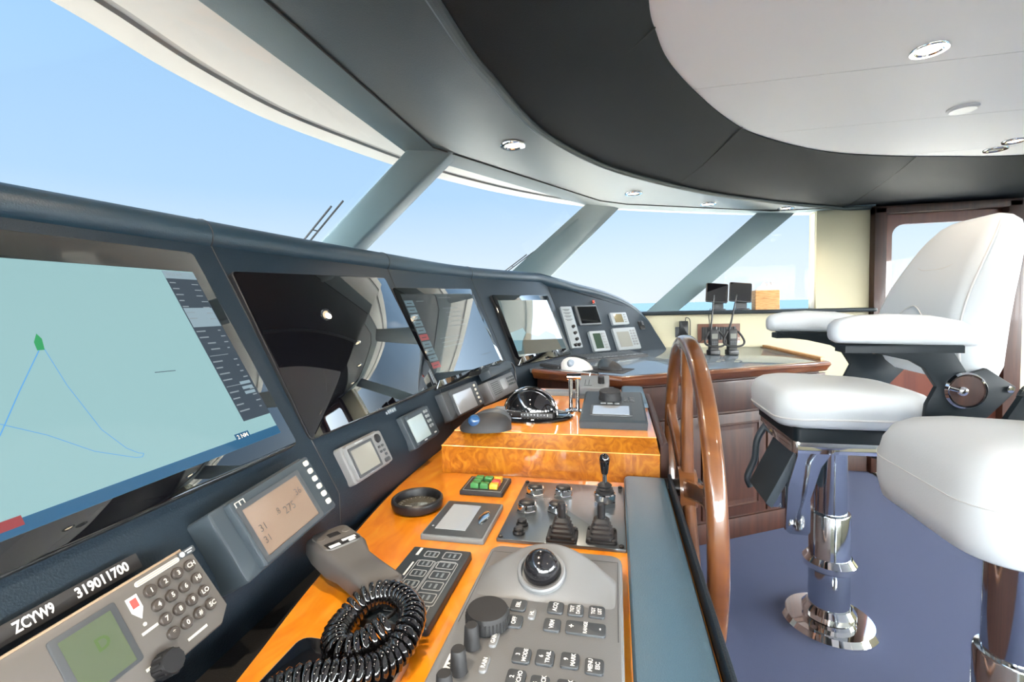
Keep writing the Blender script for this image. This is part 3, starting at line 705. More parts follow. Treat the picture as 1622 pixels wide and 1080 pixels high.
# ------------------------------------------------------------------ instruments on the last dash facet
t = thing('comm_panel', 'tall light grey panel with a column of black knobs right of the fourth screen', 'control panel', on('E', -.364, -.058, 0, .0))
mb = MB(); mb.rbox((0, 0), .086, .272, .006, -.004, .018, .003); mb.build('plate', GREYL, t)
for x, y in ((.010, .0), (.010, -.042), (.010, -.082), (-.012, -.118), (.016, -.118)):
    mb = MB(); mb.lathe([(.011, 0), (.009, .014), (0, .015)], (x, y, .018), n=14); mb.build('knob', BLK, t)
mb = MB()
for k in range(4): mb.box((-.005, .115 - k * .022, .0184), (.055, .004, .0006)); mb.box((-.005, .108 - k * .022, .0184), (.035, .003, .0006))
mb.build('printing', GREYD, t)
t = thing('small_monitor', 'small switched-off black monitor in a grey frame above the fish finder group', 'monitor', on('E', -.201, .016)); t['label'] = 'small switched-off black monitor in a grey frame on the far end of the dash'
mb = MB(); mb.rbox((0, 0), .185, .134, .006, -.004, .018, .003); mb.build('frame', GREYD, t)
mb = MB(); mb.rbox((.006, .0), .160, .114, .003, .016, .0188); mb.build('screen', SCROFF, t)
t = thing('pilot_display', 'small light grey gauge with brown screen, highest on the right of the far dash end', 'instrument display', on('E', .062, -.018))
mb = MB(); mb.rbox((0, 0), .150, .086, .008, -.004, .018, .003); mb.build('case', GREYL, t)
mb = MB(); mb.rbox((-.010, .002), .076, .058, .002, .016, .0188); mb.build('screen', mat('lcd_olive', (.13, .11, .06), .15, coat=1), t)
keyrow(t, 'key', [(.052, .026 - k * .017) for k in range(4)], .022, .010, .018, GREY, .3)
t = thing('navtex_receiver', 'grey receiver with upright green screen on the far end of the dash', 'receiver', on('E', -.172, -.162))
mb = MB(); mb.rbox((0, 0), .136, .134, .008, -.004, .020, .003); mb.build('case', GREYL, t)
mb = MB(); mb.rbox((-.014, .0), .062, .10, .002, .018, .0208); mb.build('screen', mat('lcd_dark_green', (.03, .05, .035), .15, coat=1), t)
keyrow(t, 'key', [(.042, .046 - k * .0185) for k in range(6)], .026, .012, .020, GREY, .3)
t = thing('autopilot_display', 'wide grey display with pale square screen nearest the steering wheel on the far dash end', 'instrument display', on('E', .070, -.160))
mb = MB(); mb.rbox((0, 0), .206, .152, .006, -.004, .018, .003); mb.build('case', GREYL, t)
mb = MB(); mb.rbox((-.024, -.004), .110, .104, .002, .016, .0188); mb.build('screen', LCDGR, t)
keyrow(t, 'key', [(.055 + i * .026, .052 - j * .019) for i in range(2) for j in range(6)], .02, .012, .018, GREY, .3)
t = thing('wiper_switch', 'small black switch at the outer end of the dash above the wide grey display', 'switch', on('E', .262, -.070))
mb = MB(); mb.rbox((0, 0), .05, .062, .01, -.003, .008, .002); mb.build('plate', BLK, t)
mb = MB(); mb.rbox((-.006, .010), .016, .03, .004, .008, .024, .003); mb.build('toggle', GREYD, t)
t = thing('alarm_button', 'tiny red alarm light on the dash above the small black monitor', 'alarm light', on('E', -.111, .108))
mb = MB(); mb.lathe([(.012, -.001), (.012, .003), (.008, .004), (0, .004)], n=16); mb.build('socket', CHROME, t)
mb = MB(); mb.ell((0, .004, .004), (.009, .013, .012), 14, 6, 0); mb.build('lens', mat('lens_red', (.5, .05, .02), .2, coat=1), t)

# ------------------------------------------------------------------ things on the helm desk (local x to starboard, local y forward)
def dk(x, y, z=DZ, rot=0.): return Matrix.Translation((x, y, z + .0004)) @ Matrix.Rotation(PI / 2 + rot, 4, 'Z')
# round instrument in a deep black bezel
t = thing('round_gauge', 'round gauge in a deep black bezel sunk in the burl desk', 'gauge', dk(-.448, .975))
mb = MB(); mb.lathe([(.050, 0), (.056, .004), (.059, .016), (.058, .022), (.054, .025), (.050, .022), (.048, .008), (.047, .004), (.0, .004)], n=48); mb.build('bezel', BLK, t)
mb = MB(); mb.lathe([(.047, .004), (.047, .0062), (0, .0062)], n=40); mb.build('dial', mat('dial_olive', (.10, .095, .075), .1, coat=1), t)
mb = MB(); mb.text('1', (-.012, .016, .0066), .022, bold=.02)
for k in range(24):
    a = k * PI / 12; line(mb, [(.036 * math.cos(a), .036 * math.sin(a)), (.042 * math.cos(a), .042 * math.sin(a))], .0012, .0066)
mb.build('dial_marks', WHTD, t)
# keypad with green, yellow and red keys
t = thing('color_keypad', 'small black keypad with green, yellow and red square keys', 'keypad', dk(-.322, 1.108))
mb = MB(); mb.rbox((0, 0), .100, .108, .003, 0, .010, .002); mb.build('plate', BLKM, t)
mb = MB(); ringplate(mb, rrect(0, 0, .088, .096, .002, 2), rrect(0, 0, .086, .094, .002, 2), .0098, .0104); mb.build('border_line', WHTD, t)
for i in range(3):
    for j in range(3):
        # j along world x (athwart the picture), i away from the camera
        x = -.021 + i * .021; y = .022 - j * .024
        c_ = GRN if j < 2 else (YEL, RED, YEL)[i]
        if j == 1 and i == 1: c_ = BLKM
        mb = MB(); mb.rbox((x, y), .018, .021, .002, .009, .022 if c_ is not BLKM else .014, .003); mb.build('key', c_, t)
# touch display
t = thing('touch_display', 'flat grey framed touch panel with white screen and oval button', 'control panel', dk(-.3165, .918))
mb = MB(); mb.rbox((0, 0), .165, .130, .004, 0, .010, .002); mb.build('frame', GREYL, t)
mb = MB(); mb.rbox((0, 0), .157, .122, .003, .0098, .0112, .0006); mb.build('face', GREYD, t)
mb = MB(); mb.rbox((.002, .012), .115, .064, .001, .0112, .0122); mb.build('screen', LCDW, t)
mb = MB(); mb.lathe([(.5, .0112), (.5, .0135), (.42, .0145), (0, .0148)], (0, 0, 0), n=28); mb.v = [(v[0] * .062 + .004, v[1] * .020 - .042, v[2]) for v in mb.v]; mb.build('oval_button', CHROMD, t)
mb = MB(); mb.lathe([(.0022, .0112), (.0022, .012), (0, .012)], (-.045, .052, 0), n=10); mb.build('indicator', WHTD, t)
# membrane keypad beneath the cord
t = thing('membrane_keypad', 'flat dark blue-grey keypad with white outlined keys under the coiled cord', 'keypad', dk(-.315, .685))
mb = MB(); mb.rbox((0, 0), .205, .112, .004, 0, .013, .003); mb.build('plate', GREYB, t)
z = .0132; mb = MB()
for k in range(6):
    w_ = .023; x = .080 - k * .030
    ringplate(mb, rrect(x, -.026, w_, .032, .003, 2), rrect(x, -.026, w_ - .003, .029, .002, 2), z - .0002, z + .0004)
    ringplate(mb, rrect(x, .012, w_ - .004, .026, .003, 2), rrect(x, .012, w_ - .007, .023, .002, 2), z - .0002, z + .0004)
ringplate(mb, rrect(.0, -.026, .118, .040, .004, 2), rrect(.0, -.026, .1155, .0375, .004, 2), z - .0002, z + .0003)
ringplate(mb, rrect(-.0, .012, .118, .034, .004, 2), rrect(.0, .012, .1155, .0315, .004, 2), z - .0002, z + .0003)
mb.build('key_outlines', WHTD, t)
mb = MB()
PF = mat('print_faint', (.20, .24, .26), .5)
for y in (-.026, .012):
    mb = MB()
    for k in range(6): mb.box((.080 - k * .030, y + .004, z + .0002), (.010, .003, .0004)); mb.box((.080 - k * .030, y - .005, z + .0002), (.012, .004, .0004))
    mb.build('key_legend', PF, t)
mb = MB(); mb.box((.085, .038, z + .0002), (.024, .005, .0004)); mb.box((.03, .034, z + .0002), (.04, .003, .0004)); mb.build('maker_mark', WHT, t)
# trackball console
t = thing('trackball_console', 'large grey control unit with black trackball, knobs and rows of keys', 'control unit', dk(-.107, .53))
mb = MB()
ol = rrect(0, 0, .52, .226, .018, 5)
mb.loft([[(x, y, 0) for x, y in ol], [(x, y, .022) for x, y in ol], [(x * .995, y * .99, .027) for x, y in ol], [(x * .985, y * .968, .029) for x, y in ol]]); mb.build('case', GREY, t)
z = .0292
def hump(u_, v_):
    x = .105 + .145 * u_; y = -.104 + .208 * v_         # local x away from the camera
    q = max(0., 1 - (y / .102) ** 2) ** .6
    far = 1 / (1 + math.exp(-(.226 - 4.5 * y * y - x) / .004)); near = min(1, max(0, (x - .112) / .105)) ** .8
    return (x, y, .0285 + .037 * q * far * near)
mb = MB(); mb.grid(hump, 44, 44); mb.build('trackball_hump', GREY, t, 60)
bc = (.158, .008, .041)
mb = MB(); mb.T = Matrix.Translation(bc) @ Matrix.Rotation(math.radians(-22), 4, 'Y')
mb.lathe([(.037, .0), (.037, .013), (.035, .0155), (.031, .014), (.030, .006)], n=40); mb.build('trackball_ring', GREY, t)
mb = MB(); mb.ell((bc[0], bc[1], bc[2] + .012), (.028, .028, .028), 36, 18); mb.build('trackball', BALL, t, 80)
mb = MB(); line(mb, [(.05, .106), (.236, .106), (.236, -.106), (.05, -.106)], .0012, z + .0002); mb.build('panel_groove', GREYD, t)
mb = MB(); pr = [(.029, 0), (.029, .016), (.027, .020), (.023, .0205), (0, .0185)]; mb.lathe(pr, (.056, .066, z), n=48)
for k in range(36): a = k * PI / 18; mb.box((.056 + .0288 * math.cos(a), .066 + .0288 * math.sin(a), z + .008), (.002, .002, .014))
mb.build('gain_knob', BLKM, t)
for x, y in ((.010, .074), (-.032, .077), (-.070, .080), (-.110, .082)):
    mb = MB(); mb.lathe([(.0105, 0), (.0088, .026), (.0075, .028), (0, .028)], (x, y, z), n=18); mb.build('small_knob', BLKM, t)
def ckey(x, y, w_, h_, tx, m=GREYD, s=.0085):
    mb = MB(); mb.rbox((x, y), w_, h_, .004, z - .001, z + .003, .001); mb.m = 1
    for i, l_ in enumerate(tx.split('|')):
        k = len(tx.split('|')); mb.text(l_, (x, y - (i - (k - 1) / 2) * .0085, z + .0033), s if k == 1 else s * .85, bold=.03)
    mb.build('key', [m, WHT], t)
Y0, X0 = .107, .53
def L(wx, wy): return (wy - X0, -(wx + Y0))
for wx, wy, tx in ((-.139, .627, 'EBL'), (-.138, .593, 'OFF'), (-.087, .631, 'ACQ'), (-.087, .595, 'VRM'), (-.059, .631, 'TGT|DATA'), (-.030, .632, 'TGT|LIST'),
                   (-.116, .534, '3|MODE'), (-.088, .536, '6|TRAIL'), (-.058, .537, '9|MARK'), (-.029, .533, 'MENU|ESC'), (-.116, .499, '2|ECHO'), (-.088, .495, '5|TRACK'), (-.058, .495, '8|INDEX'), (-.029, .495, 'LOG'),
                   (-.116, .46, '1'), (-.088, .46, '4'), (-.058, .46, '7'), (-.029, .46, '0')):
    x, y = L(wx, wy); ckey(x, y, .024, .022, tx)
x, y = L(-.043, .596); mb = MB(); mb.rbox((x, y), .024, .052, .004, z - .001, z + .003, .001); mb.m = 1
mb.text('+', (x, y + .018, z + .0033), .012, -PI / 2 * 0, .03); mb.text('RANGE', (x, y, z + .0033), .0068, 0, .03); mb.text('-', (x, y - .018, z + .0033), .012, 0, .03); mb.build('range_key', [GREYD, WHT], t)
for wx, wy, tx in ((-.117, .612, 'HL'), (-.156, .555, 'GAIN'), (-.157, .513, 'RAIN')):
    x, y = L(wx, wy); ckey(x, y, .026 if len(tx) > 2 else .02, .010, tx, GREYL if 0 else GREY, .0072)
mb = MB(); x, y = L(-.196, .495); mb.rbox((x, y), .055, .016, .001, z, z + .0006); mb.m = 1; mb.text('RADAR', (x, y, z + .0009), .012, 0, .02); mb.build('paper_label', [WHT, BLKM], t)
# joystick plate
t = thing('joystick_panel', 'grey metal plate with joysticks and steel push buttons', 'control panel', dk(-.108, 1.004))
mb = MB(); mb.rbox((0, 0), .300, .246, .002, 0, .006, .001); mb.build('plate', STEEL, t)
z = .006
def LJ(wx, wy): return (wy - 1.004, -(wx + .108))
for wx, wy in ((-.190, 1.070), (-.124, 1.072), (-.193, .978), (-.127, .982)):
    x, y = LJ(wx, wy); mb = MB(); mb.lathe([(.0235, 0), (.0235, .007), (.022, .009), (.019, .009), (.019, .016), (.0205, .0165), (.0205, .021), (.0185, .022), (.016, .0195)], (x, y, z), n=6); mb.lathe([(.0205, .009), (.0205, .019), (.019, .021), (.0165, .0205), (.016, .019)], (x, y, z), n=32); b_ = mb.build('push_button', CHROME, t, 30)
    mb = MB(); mb.lathe([(.0172, .012), (.0172, .0235), (.014, .0255), (0, .0258)], (x, y, z), n=28); mb.build('button_cap', BLK, b_)
for wx, wy in ((-.192, .918), (-.192, .882)):
    x, y = LJ(wx, wy); mb = MB(); mb.lathe([(.0125, 0), (.0125, .003), (.010, .006), (.010, .010), (.008, .012), (0, .012)], (x, y, z), n=20); mb.build('black_button', BLK, t)
def booted_stick(wx, wy):
    x, y = LJ(wx, wy)
    mb = MB(); mb.rbox((x, y), .056, .058, .006, z, z + .005, .001); P = []
    for k, (w_, zz) in enumerate(((.046, .005), (.046, .011), (.039, .013), (.041, .018), (.034, .021), (.036, .026), (.029, .029), (.031, .034), (.024, .038), (.020, .040))): P.append([(px, py, z + zz) for px, py in rrect(x, y, w_, w_, .006, 3)])
    mb.loft(P)
    for sx_ in (-1, 1):
        for sy_ in (-1, 1): mb.lathe([(.005, .005), (.005, .008), (.003, .0095), (0, .0095)], (x + sx_ * .022, y + sy_ * .023, z), n=12)
    mb.build('rubber_boot', RUB, t)
    mb = MB(); mb.lathe([(.0075, .038), (.0075, .066), (.006, .068), (0, .068)], (x, y, z), n=18); mb.build('stick', BLK, t)
booted_stick(-.106, .884); booted_stick(-.031, .892)
x, y = LJ(-.028, 1.045)
mb = MB(); mb.lathe([(.026, 0), (.026, .010), (.0235, .012)], (x, y, z), n=6); mb.lathe([(.0225, .010), (.0235, .012), (.0235, .026), (.021, .028), (.019, .026)], (x, y, z), n=32); mb.build('steel_collar', CHROME, t, 30)
mb = MB(); mb.lathe([(.020, .026), (.020, .032), (.016, .034), (.018, .038), (.014, .041), (.016, .045), (.011, .049), (.006, .051)], (x, y, z), n=24); mb.build('bellows', RUB, t)
mb = MB(); mb.lathe([(.005, .048), (.005, .070), (.0065, .071)], (x, y, z), n=14); mb.build('shaft', CHROMD, t)
mb = MB(); mb.lathe([(.0065, .070), (.008, .074), (.0115, .098), (.012, .105), (.009, .112), (.004, .1155), (0, .116)], (x, y, z), n=24); mb.build('joystick_handle', BLKG, t, 60)
for wx, wy in ((-.224, 1.146), (.006, 1.146), (-.224, .862), (.006, .862)):
    x, y = LJ(wx, wy); mb = MB(); mb.lathe([(.005, 0), (.005, .003), (.003, .0045), (0, .0045)], (x, y, z), n=12); mb.build('screw', BLK, t)
mb = MB(); line(mb, [(.04, .105), (.04, -.0), (.052, -.0)], .001, z + .0003); line(mb, [(.055, .105), (.045, .105)], .001, z + .0003); mb.build('printed_line', WHTD, t)
mb = MB(); mb.text('PORT', (.048, .050, z + .0004), .009, -PI / 2, .02); mb.build('lettering', WHTD, t)
# microphone with its coiled cord
A_, B_ = Vector((-.512, .722, .728)), Vector((-.336, .617, .722))
ax = (B_ - A_).normalized(); T = frm(A_, ax, Vector((0, 0, 1)).cross(ax))
t = thing('hand_microphone', 'grey hand microphone with speaker slot lying on the desk edge', 'microphone', T)
Lm = (B_ - A_).length
mb = MB()
def sec(x, w_, z0, z1, r): return [(x, py, pz) for py, pz in rrect(0, (z0 + z1) / 2, w_, z1 - z0, r, 4)]
mb.loft([sec(.0, .064, .0, .020, .008), sec(.006, .074, -.006, .027, .010), sec(.03, .078, -.012, .032, .011), sec(.075, .076, -.016, .031, .011), sec(.100, .062, -.017, .022, .010), sec(.14, .060, -.018, .022, .010), sec(Lm - .01, .062, -.019, .021, .009), sec(Lm, .054, -.014, .015, .006)])
mb.build('body', mat('plastic_warm_dark', (.075, .070, .066), .45), t, 60)
mb = MB(); mb.rbox((.043, 0), .068, .064, .012, .0295, .0335, .0015); fp = mb.build('face_plate', BRONZE, t)
mb = MB(); mb.rbox((.034, .0), .014, .020, .001, .0335, .034); mb.build('speaker_opening', BLK, t)
mb = MB()
for sgn in (-1, 1): mb = MB(); mb.lathe([(.007, .0335), (.006, .0342), (0, .0342)], (.034, sgn * .022, 0), n=16); mb.build('round_key', BRONZE, t)
mb = MB(); mb.rbox((.0665, 0), .020, .056, .001, .0335, .0341); mb.build('badge_plate', BLK, t)
mb = MB(); mb.box((.064, .012, .0343), (.006, .024, .0004)); mb.box((.071, -.016, .0343), (.008, .018, .0004)); mb.box((.072, .014, .0343), (.006, .012, .0004)); mb.build('badge_print', WHT, t)
mb = MB(); mb.tube([(Lm - .004, .004, -.004), (Lm + .010, .004, -.006), (Lm + .022, .004, -.010)], [.008, .007, .005], 12)
for k in range(3): mb.lathe([(.0085, -.002), (.0085, .002)], (Lm + .004 + k * .007, .004, -.006), n=14, ax=(1, 0, 0))
mb.build('strain_relief', RUB, t)
pl = [(B_ + ax * .018 + Vector((0, 0, -.006))), Vector((-.312, .595, .722)), Vector((-.305, .570, .730)), Vector((-.312, .535, .735)), Vector((-.318, .520, .728))]
mb = MB(); mb.tube(catmull(pl, 8), .0028, 8); world_part(mb, 'straight_cord', BLK, t)
cp = [(-.300, .545), (-.318, .520), (-.345, .510), (-.368, .532), (-.374, .565), (-.360, .597), (-.335, .611), (-.305, .603), (-.279, .578), (-.270, .545), (-.275, .515), (-.292, .487), (-.318, .466), (-.345, .452), (-.37, .435), (-.40, .40), (-.44, .36), (-.47, .30)]
zc = [.732, .722, .716, .714, .714, .728, .730, .730, .730, .727, .716, .716, .722, .726, .724, .718, .716, .716]
core = catmull([(x, y, z_) for (x, y), z_ in zip(cp, zc)], 60)
Lc = [0]
for i in range(1, len(core)): Lc.append(Lc[-1] + (core[i] - core[i - 1]).length)
tot = Lc[-1]; pitch = .0092; nt_ = int(tot / pitch * 12); hp = []; j = 0; upv = Vector((0, 0, 1))
for k in range(nt_ + 1):
    s_ = tot * k / nt_
    while j < len(Lc) - 2 and Lc[j + 1] < s_: j += 1
    f_ = (s_ - Lc[j]) / max(Lc[j + 1] - Lc[j], 1e-9); p = core[j].lerp(core[j + 1], f_)
    tg = (core[j + 1] - core[j]).normalized(); sd = tg.cross(upv).normalized(); u2 = sd.cross(tg); a = 2 * PI * k / 12
    hp.append(p + sd * math.cos(a) * .0155 + u2 * math.sin(a) * .0155)
mb = MB(); mb.tube(hp, .0040, 6); world_part(mb, 'coiled_cord', BLKG, t, 60)
# phone on the desk
t = thing('tablet_phone', 'black glass phone with pale rim lying on the desk under the cord', 'phone', dk(-.345, .425))
mb = MB(); mb.rbox((0, 0), .235, .165, .016, 0, .009, .003, both=False); mb.build('rim', mat('rim_pale', (.70, .55, .45), .3, metal=.6), t)
mb = MB(); mb.rbox((0, 0), .228, .158, .014, .0085, .0098, .0004); mb.build('glass', SCROFF, t)
# round plugs on the desk in front of the pod (small ring mark)
# ------------------------------------------------------------------ on the raised box
PZ = .80
t = thing('trackball_mouse', 'dark grey thumb trackball with a blue ball on the near left corner of the box', 'mouse', dk(-.368, 1.275, PZ, PI / 2))
def mouse_body(mb, L_, W_, H_, sq=1.):
    R_ = []
    for k in range(13):
        a = -1 + 2 * k / 12; w_ = W_ / 2 * max(1 - abs(a) ** 2.6, .02) ** .5 * (1 + .12 * math.sin(a * 2)); h_ = H_ * max(1 - abs(a * .96 + .06) ** 2.2, .03) ** .55 * (1 - .22 * a)
        R_.append([(a * L_ / 2, w_ * math.cos(b) * (1.08 if math.sin(b) < .3 else 1), h_ * max(math.sin(b), 0) ** .8 + (.001 if math.sin(b) > 0 else 0)) for b in [PI * q / 14 for q in range(15)]])
    mb.loft(R_)
mb = MB(); mouse_body(mb, .150, .100, .047); mb.build('body', BLKM, t, 70)
mb = MB(); mb.T = Matrix.Translation((-.008, -.012, .006)) @ Matrix.Scale(.86, 4); mouse_body(mb, .150, .090, .0555); mb.build('top_shell', GREYD, t, 70)
mb = MB(); mb.ell((.022, .036, .030), (.018, .018, .018), 24, 14); mb.build('ball', BLU, t, 80)
t['label'] = 'dark grey thumb trackball with a blue ball on the raised wooden box'
# engine control head
t = thing('engine_control', 'glossy black domed engine control head with chrome arc on an oval base', 'engine control', dk(-.262, 1.435, PZ))
mb = MB(); mb.lathe([(.098, 0), (.098, .004), (.094, .009), (.085, .012), (0, .012)], n=48, sx=.95, sy=1.32); mb.build('base_plate', BLKG, t)
def dome_prof(y, R_):
    return [(R_ * math.cos(b), y, .010 + R_ * .98 * math.sin(b)) for b in [PI * q / 24 for q in range(25)]]
mb = MB(); mb.ell((0, .0, .010), (.060, .082, .082), 36, 16, 0); mb.build('dome', BLKG, t, 80)
mb = MB(); mb.tube([(-.018, .084 * math.cos(b), .010 + .084 * math.sin(b)) for b in [PI * q / 30 for q in range(31)]], .0045, 10); mb.build('chrome_arc', CHROME, t)
mb = MB(); mb.prism([(-.064, -.075), (-.050, -.08), (-.050, .08), (-.064, .075)], .010, .026, .003); mb.build('scale_strip', BLK, t)
mb = MB()
for k in range(13): mb.box((-.0645, -.06 + k * .010, .020), (.0008, .0018, .008 if k % 3 == 0 else .004))
mb.build('scale_marks', WHTD, t)
mb = MB(); mb.prism([(-.07, .075), (-.04, .075), (-.04, .105), (-.07, .105)], .012, .040, .004); mb.build('mode_switch', GREYL, t)
mb = MB(); mb.prism([(-.072, .020), (-.062, .020), (-.05, .07), (-.058, .075)], .012, .032, .003); mb.build('chrome_tab', CHROME, t)
t = thing('throttle_lever', 'pair of upright chrome lever handles beside the black dome', 'lever', dk(-.135, 1.515, PZ))
mb = MB(); mb.lathe([(.026, 0), (.026, .006), (.020, .009), (0, .009)], n=28, sx=1, sy=1.2); mb.build('foot', CHROME, t)
for y in (-.011, .011):
    mb = MB(); mb.tube([(0, y, .006), (.001, y, .05), (.004, y, .09), (.006, y, .112)], [.0075, .0065, .0072, .0085], 14); mb.build('handle', CHROME, t)
mb = MB(); mb.tube([(.006, -.022, .114), (.006, .022, .114)], .0105, 16); mb.build('grip', CHROME, t)
# joystick box with knob, and its dark tray
t = thing('thruster_panel', 'light grey control box with a black knob at the far side of the raised box', 'control unit', dk(-.085, 1.83, PZ))
mb = MB(); mb.prism([(-.10, -.075), (.085, -.075), (.085, .075), (-.10, .075)], 0, .014, .003); mb.build('tray', GREYD, t)
mb = MB(); mb.T = Matrix.Rotation(math.radians(-10), 4, 'Y'); mb.rbox((0, 0), .15, .115, .008, .012, .052, .005); mb.build('case', GREYL, t)
mb = MB(); mb.T = Matrix.Rotation(math.radians(-10), 4, 'Y'); mb.lathe([(.013, .052), (.012, .078), (0, .079)], (-.020, -.028, 0), n=20); mb.build('knob', BLK, t)
mb = MB(); mb.T = Matrix.Rotation(math.radians(-10), 4, 'Y')
for y in (.018, .032): mb.box((-.012, y, .0523), (.055, .003, .0006))
mb.box((-.05, 0.02, .0523), (.006, .03, .0006)); mb.build('printing', GREYD, t)
mb = MB(); mb.T = Matrix.Rotation(math.radians(-10), 4, 'Y'); mb.tube([(.055, -.02, .052), (.06, -.015, .066), (.06, .015, .066), (.055, .02, .052)], .003, 8); mb.build('wire_guard', CHROME, t)
# jog-dial autopilot head
t = thing('autopilot_controller', 'blue-grey autopilot head with black jog dial and reflection-white screen on the box edge', 'control unit', dk(-.0105, 1.462, PZ))
mb = MB(); mb.T = frm((0, 0, 0), (1, 0, 0), (0, 1, 0))
mb.loft([[(-.150, -.092, 0), (.15, -.092, 0), (.15, .092, 0), (-.15, .092, 0)], [(-.152, -.094, .020), (.152, -.094, .045), (.152, .094, .045), (-.152, .094, .020)], [(-.145, -.088, .026), (.145, -.088, .051), (.145, .088, .051), (-.145, .088, .026)]]); mb.build('case', GREYB, t, 25)
TS = Matrix.Translation((0, 0, .0386)) @ Matrix.Rotation(math.radians(-4.9), 4, 'Y')
mb = MB(TS); mb.rbox((-.062, .006), .105, .120, .004, -.002, .0025, .001); mb.build('screen_frame', GREYD, t)
mb = MB(TS); mb.rbox((-.066, .006), .082, .105, .002, .002, .0033); mb.build('screen', LCDW, t)  # white colour stands in for the reflection on this screen
mb = MB(TS); mb.lathe([(.036, 0), (.036, .006), (.034, .012), (.034, .026), (.031, .029), (0, .028)], (.060, .010, 0), n=40); mb.build('jog_dial', BLKM, t)
keyrow(t, 'key', [], .01, .01, 0, BLK)
for i in range(2):
    for j in range(3): mb = MB(TS); mb.rbox((.040 + j * .016, -.040 - i * .018), .012, .014, .002, 0, .003, .001); mb.build('key', GREYD, t)
for y in (.03, .01, -.012): mb = MB(TS); mb.rbox((.006, y), .010, .016, .003, 0, .003, .001); mb.build('soft_key', GREYL, t)
t = tag(MB(dk(-.195, 1.80, PZ)).rbox((0, 0), .05, .16, .004, 0, .018, .003).build('grey_box', GREYL), 'flat light grey box lying behind the chrome levers', 'box')

# ------------------------------------------------------------------ steering wheel
WX, WY, WZ, WR = .168, 1.20, .69, .362
t = thing('steering_wheel', 'varnished wooden ship steering wheel with spokes beside the padded armrest', 'steering wheel', frm((WX, WY, WZ), (0, 1, 0), (0, 0, 1)))
mb = MB(); rings = []
for k in range(96):
    a = 2 * PI * k / 96; rings.append([(( WR + px) * math.cos(a), (WR + px) * math.sin(a), pz) for px, pz in rrect(0, 0, .034, .036, .013, 4)])
n_ = len(rings[0]); vs = [p for r in rings for p in r]
mb.add(vs, [(k * n_ + i, k * n_ + (i + 1) % n_, ((k + 1) % 96) * n_ + (i + 1) % n_, ((k + 1) % 96) * n_ + i) for k in range(96) for i in range(n_)])
mb.build('rim', TEAK, t, 60)
for k in range(5):
    a = math.radians(90 + 72 * k); M_ = Matrix.Rotation(a, 4, 'Z'); R_ = []
    for r_, w_, th in ((.030, .046, .030), (.10, .044, .028), (.22, .038, .026), (.30, .044, .026), (.335, .064, .028), (.352, .10, .028)): R_.append([(r_, py, pz) for py, pz in rrect(0, 0, w_, th, .009, 3)])
    mb = MB(M_); mb.loft(R_); mb.build('spoke', TEAK, t, 50)
    mb = MB(M_); mb.lathe([(.0055, .012), (.005, .0155), (0, .016)], (.075, 0, 0), n=14); mb.build('bolt', CHROMD, t)
mb = MB(); mb.lathe([(.050, -.022), (.052, -.010), (.052, .012), (.046, .020), (0, .022)], n=36); mb.build('hub', TEAK, t)
mb = MB(); mb.lathe([(.024, .020), (.024, .030), (.018, .036), (0, .037)], n=6); mb.lathe([(.020, -.075), (.020, -.02)], n=20); mb.build('axle', BLK, t)

